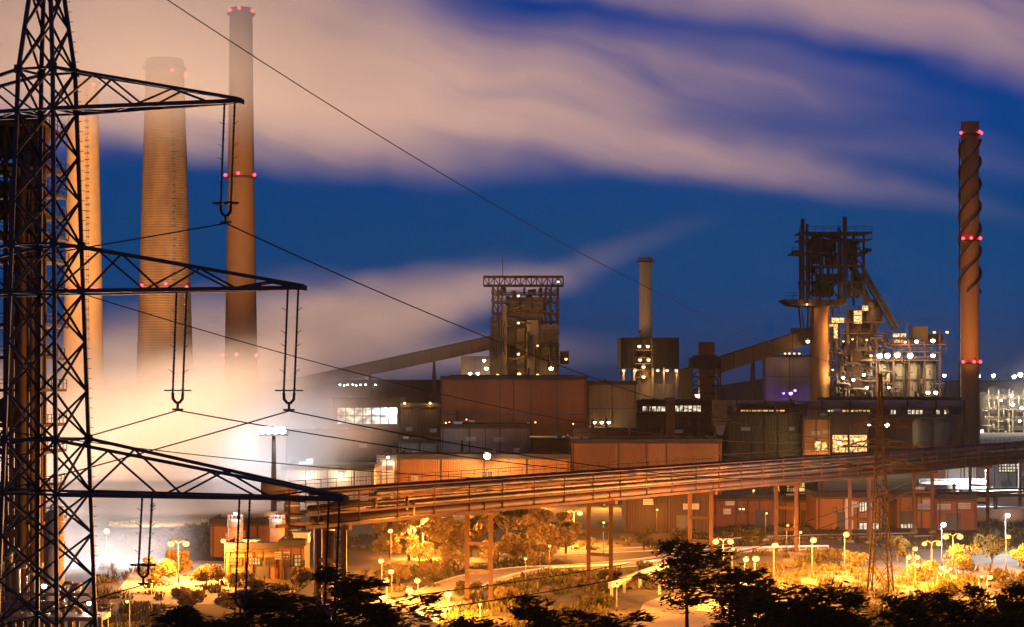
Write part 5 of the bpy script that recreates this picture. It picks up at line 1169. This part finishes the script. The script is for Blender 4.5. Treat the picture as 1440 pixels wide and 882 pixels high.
# wind-tossed dark trees on the bank in front
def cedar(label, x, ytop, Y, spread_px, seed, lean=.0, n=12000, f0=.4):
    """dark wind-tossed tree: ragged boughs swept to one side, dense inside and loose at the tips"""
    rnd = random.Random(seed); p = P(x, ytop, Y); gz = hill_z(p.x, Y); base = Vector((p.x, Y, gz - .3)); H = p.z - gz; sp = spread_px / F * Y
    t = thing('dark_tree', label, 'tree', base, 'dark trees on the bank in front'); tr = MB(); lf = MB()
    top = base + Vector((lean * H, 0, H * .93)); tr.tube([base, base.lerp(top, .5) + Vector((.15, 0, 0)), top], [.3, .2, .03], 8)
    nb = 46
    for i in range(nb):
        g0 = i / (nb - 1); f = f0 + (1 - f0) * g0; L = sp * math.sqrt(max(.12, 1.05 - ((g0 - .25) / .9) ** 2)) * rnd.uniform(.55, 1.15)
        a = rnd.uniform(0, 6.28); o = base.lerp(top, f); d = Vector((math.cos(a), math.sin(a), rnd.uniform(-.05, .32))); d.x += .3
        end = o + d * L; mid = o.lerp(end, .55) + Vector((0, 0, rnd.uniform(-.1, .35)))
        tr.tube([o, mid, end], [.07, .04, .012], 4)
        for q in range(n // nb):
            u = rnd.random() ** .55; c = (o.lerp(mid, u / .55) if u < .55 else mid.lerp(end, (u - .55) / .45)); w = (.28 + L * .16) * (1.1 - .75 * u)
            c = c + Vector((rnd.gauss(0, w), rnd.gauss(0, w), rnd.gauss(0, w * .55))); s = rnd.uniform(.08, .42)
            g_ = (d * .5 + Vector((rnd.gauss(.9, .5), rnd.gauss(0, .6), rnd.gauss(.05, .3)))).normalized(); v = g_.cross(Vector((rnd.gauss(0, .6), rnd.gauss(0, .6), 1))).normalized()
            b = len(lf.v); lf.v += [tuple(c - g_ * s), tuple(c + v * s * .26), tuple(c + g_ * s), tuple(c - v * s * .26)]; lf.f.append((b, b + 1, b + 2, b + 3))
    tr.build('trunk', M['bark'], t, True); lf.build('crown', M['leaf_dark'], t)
CE = [('dark tossed tree low at the left beneath the lowest arm', 350, 806, 120, 100, 0), ('dark tree at the bottom left below the glowing bushes', 250, 832, 112, 100, 0), ('dark tree before the bend of the fat duct', 470, 772, 122, 70, 0), ('dark tree at the bottom over the shed roof', 540, 822, 112, 90, 0),
      ('small dark tree at the bottom left of the trestle', 640, 852, 108, 75, 0), ('dark tree at the bottom centre', 775, 830, 112, 110, 0), ('low dark tree at the bottom right of centre', 850, 852, 108, 80, 0), ('dark tossed tree with long boughs before the tall-panelled hall', 962, 740, 150, 72, .01),
      ('large dark tree beside the pale board', 1085, 808, 118, 90, 0), ('dark tree whose boughs cross below the bright lamp in the trees', 1040, 780, 150, 55, 0), ('dark tree at the bottom below the slim pylon', 1190, 814, 118, 130, 0), ('dark tree right of the slim pylon foot at the bottom', 1290, 822, 116, 110, 0), ('dark tree at the bottom near the right edge', 1385, 826, 114, 110, 0), ('dark tree in the bottom right corner', 1450, 802, 118, 90, 0), ('dark tree filling the gap at the bottom below the bright lamp', 1130, 826, 112, 90, 0), ('dark tree at the very bottom left by the pylon foot', 420, 842, 110, 80, 0), ('low dark tree between the yard and the large dark tree', 1020, 856, 108, 60, 0)]
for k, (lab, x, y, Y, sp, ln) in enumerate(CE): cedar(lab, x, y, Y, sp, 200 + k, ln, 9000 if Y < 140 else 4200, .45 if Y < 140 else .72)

# rough undergrowth over the open ground between the roads
rnd = random.Random(77); ug = MB()
def onroad(x, y):
    for path, w in ((rp, 5.2), (rp2, 4.4)):
        for p in path[::2]:
            if (p.x - x) ** 2 + (p.y - y) ** 2 < w * w: return True
    return False
placed = 0
while placed < 1500:
    px = rnd.uniform(140, 1470); py = rnd.uniform(756, 890) if rnd.random() < .8 else rnd.uniform(735, 760); q = G(px, py)
    if onroad(q.x, q.y) or (880 < px < 1050 and py > 838) or (150 < px < 330 and 786 < py < 850 and rnd.random() < .5): continue
    if math.sin(q.x * .11 + 2) + math.sin(q.y * .09) + rnd.uniform(-1, 1) < -.3: continue
    placed += 1; R_ = rnd.uniform(.5, 1.6); hh = rnd.uniform(.25, 1.1)
    for _ in range(int(22 * R_)):
        a = rnd.uniform(0, 6.28); r = R_ * math.sqrt(rnd.random()); c = Vector((q.x + r * math.cos(a), q.y + r * math.sin(a), 0)); s_ = rnd.uniform(.06, .16); hgt = hh * rnd.uniform(.4, 1.2)
        u = Vector((math.cos(a * 3), math.sin(a * 3), 0)) * s_; tip = c + Vector((rnd.uniform(-.3, .3), rnd.uniform(-.3, .3), hgt))
        b = len(ug.v); ug.v += [tuple(c - u), tuple(c + u), tuple(tip + u * .7), tuple(tip - u * .7)]; ug.f.append((b, b + 1, b + 2, b + 3))
uo = ug.build('undergrowth', M['leaf_mid']); stuff(uo, 'rough grass and scrub covering the ground between roads', 'undergrowth')

HAZE = .000014

# ------------------------------------------------------------------ floodlights of the left works, hidden low behind bushes and steam
def works_flood(label, loc, target, col, power, spot):
    loc = Vector(loc); t = thing('floodlight', label, 'lamp', loc - Vector((0, 0, 6)), 'stack floodlights')
    m = MB(); m.lathe(loc.x, loc.y, [(.14, loc.z - 6), (.1, loc.z - .5)], 8); m.build('pole', M['galv'], t)
    d = (Vector(target) - loc).normalized(); m = MB(); m.tube([loc - d * .9, loc - d * .5, loc + d * .1], [.25, .5, .6], 12); m.build('housing', M['dark'], t)
    m = MB(); m.tube([loc + d * .11, loc + d * .14], .52, 12); m.build('lens', M['sodium'], t)
    light(t, loc + d * .5, col, power, .6, 'flood_light', spot, target, .7)
works_flood('sodium floodlight aimed up at the stacks from the left works', (P(120, 0, 470).x, 470, 6), (P(190, 0, 700).x, 705, 85), (1.0, .58, .32), 8.5e6, 60)
works_flood('sodium floodlight aimed up at the rightmost tall stack', (P(420, 0, 610).x, 610, 6), (P(335, 0, 760).x, 760, 85), (1.0, .56, .3), 1.5e6, 62)

# ------------------------------------------------------------------ steam
def steam(name, label, p, q, r0, r1, dens, seed, col=(.97, .97, .97), stretch=(.3, 1, 1), nscale=.02, flat=1.0, thr=(.38, .68), fade=(.12, .3), aniso=.2):
    """a drifting plume: a closed tapering body along p-q whose density thins to nothing at its skin"""
    p, q = Vector(p), Vector(q); L = (q - p).length; ex = (q - p).normalized(); ey = Vector((0, 0, 1)).cross(ex).normalized(); ez = ex.cross(ey)
    m = MB(); n = 16; k = 8; vs = []; fs = []
    for i in range(k + 1):
        r = r0 + (r1 - r0) * i / k
        for j in range(n): a = 2 * math.pi * j / n; vs.append((L * i / k, r * math.cos(a), r * flat * math.sin(a)))
    for i in range(k):
        for j in range(n): j2 = (j + 1) % n; fs.append((i * n + j, i * n + j2, (i + 1) * n + j2, (i + 1) * n + j))
    fs += [tuple(range(n - 1, -1, -1)), tuple(range(k * n, (k + 1) * n))]
    me = bpy.data.meshes.new(name); me.from_pydata(vs, [], fs)
    mt, t, out = newmat(name + '_vapour'); N = t.nodes.new; Lk = t.links.new
    def mth(op, a, b=None, clamp=False):
        nd = N('ShaderNodeMath'); nd.operation = op; nd.use_clamp = clamp
        for i, v in enumerate((a, b)):
            if v is None: continue
            if isinstance(v, (int, float)): nd.inputs[i].default_value = v
            else: Lk(v, nd.inputs[i])
        return nd.outputs[0]
    tc = N('ShaderNodeTexCoord'); sp = N('ShaderNodeSeparateXYZ'); Lk(tc.outputs['Object'], sp.inputs[0]); x, y, z = sp.outputs
    u = mth('DIVIDE', x, L); r = mth('ADD', mth('MULTIPLY', u, r1 - r0), r0)
    rr = mth('DIVIDE', mth('SQRT', mth('ADD', mth('MULTIPLY', y, y), mth('POWER', mth('DIVIDE', z, flat), 2))), r)
    def ss(v, a, b):
        mr = N('ShaderNodeMapRange'); mr.interpolation_type = 'SMOOTHSTEP'; Lk(v, mr.inputs[0]); mr.inputs[1].default_value = a; mr.inputs[2].default_value = b; return mr.outputs[0]
    body = ss(rr, 1.0, .15)
    ends = mth('MULTIPLY', ss(u, 0.0, fade[0]), ss(u, 1.0, 1 - fade[1]))
    mp = N('ShaderNodeMapping'); mp.inputs['Scale'].default_value = stretch; mp.inputs['Location'].default_value = (seed * 13.7, seed * 7.1, 0); Lk(tc.outputs['Object'], mp.inputs[0])
    nz = N('ShaderNodeTexNoise'); nz.inputs['Scale'].default_value = nscale; nz.inputs['Detail'].default_value = 4.5; nz.inputs['Roughness'].default_value = .5; Lk(mp.outputs[0], nz.inputs['Vector'])
    den = mth('MULTIPLY', mth('MULTIPLY', body, ends), mth('MULTIPLY', ss(nz.outputs['Fac'], *thr), dens))
    pv = N('ShaderNodeVolumePrincipled'); pv.inputs['Color'].default_value = (*col, 1); pv.inputs['Anisotropy'].default_value = aniso; Lk(den, pv.inputs['Density'])
    Lk(pv.outputs[0], out.inputs['Volume'])
    me.materials.append(mt); o = link(bpy.data.objects.new(name, me))
    o.matrix_world = Matrix(((ex.x, ey.x, ez.x, p.x), (ex.y, ey.y, ez.y, p.y), (ex.z, ey.z, ez.z, p.z), (0, 0, 0, 1)))
    stuff(o, label, 'steam'); return o
steam('steam', 'bright steam bank welling up round the feet of the three stacks', P(-90, 730, 630), P(500, 545, 640), 58, 40, .075, 1, fade=(.05, .4), thr=(.41, .62), nscale=.024, stretch=(.35, 1, .9))
steam('steam', 'low white steam pouring between the pylon and the glowing bushes', P(-60, 790, 300), P(290, 780, 325), 16, 10, .06, 4, fade=(.1, .4), thr=(.3, .62), nscale=.07, stretch=(.6, 1, .8), flat=1.7)
steam('steam', 'long thin streak of steam blown right from the stacks to the bunker tower', P(150, 590, 800), P(760, 395, 800), 45, 24, .028, 2, fade=(.1, .5), thr=(.38, .66), nscale=.025, stretch=(.15, 1, 1))
steam('steam', 'high steam veil drifting over the tops of the stacks', P(-160, 40, 660), P(640, 90, 660), 52, 36, .045, 3, fade=(.05, .6), thr=(.34, .64), nscale=.02, stretch=(.2, 1, 1))
steam('steam', 'bluish steam lit by the blinding mast lamp', P(290, 700, 452), P(560, 520, 500), 17, 22, .05, 5, fade=(.2, .6), thr=(.34, .62), nscale=.05, stretch=(.4, 1, .8))
steam('steam', 'pale steam added over the far plant to give the glow at the right edge', P(1370, 560, 1292), P(1560, 490, 1292), 16, 34, .02, 6, fade=(.2, .2), thr=(.3, .62), nscale=.03, stretch=(.5, 1, .8))  # added puff that catches lamplight for the whitish glow at the horizon
works_flood('white floodlight behind the low steam at the left', (P(150, 0, 345).x, 345, 4), (P(150, 0, 300).x, 300, 14), (.95, .97, 1.0), 1.7e5, 90)

# ------------------------------------------------------------------ night haze over the whole works
hz = MB(); hz.box(-4700, 4700, -800, 5400, -1.5, 190)
hzo = hz.build('haze', None); mt, t, out = newmat('night_air')
pv = t.nodes.new('ShaderNodeVolumePrincipled'); pv.inputs['Color'].default_value = (.95, .95, .95, 1); pv.inputs['Density'].default_value = HAZE; pv.inputs["Anisotropy"].default_value = .75
t.links.new(pv.outputs[0], out.inputs['Volume']); hzo.data.materials.clear(); hzo.data.materials.append(mt); hzo['kind'] = 'stuff'

steam('steam', 'warm drifting steam between the stacks and the glowing bushes', P(40, 735, 445), P(450, 690, 470), 24, 17, .05, 7, fade=(.1, .45), thr=(.34, .62), nscale=.05, stretch=(.4, 1, .8), flat=.75)
works_flood('sodium floodlight added behind the glowing bushes to light the drifting steam', (P(215, 0, 405).x, 405, 5), (P(215, 0, 460).x, 460, 12), (1.0, .64, .40), 2.4e5, 120)  # lamp added to light the drifting steam
works_flood('sodium floodlight added at the foot of the strake-wound chimney to warm its shaft', (P(1352, 0, 850).x, 850, 8), (XR, 900, 95), (1.0, .5, .18), 2.4e5, 60)  # added lamp, warms the chimney where no sodium light stands near
works_flood('sodium floodlight added on the boiler house to brighten the short pale chimney', (P(900, 470, 835).x, 835, P(900, 470, 835).z + 1), (P(908, 0, 860).x, 860, P(0, 410, 860).z), (1.0, .6, .28), 9.0e3, 80)  # added lamp, brightens the short chimney
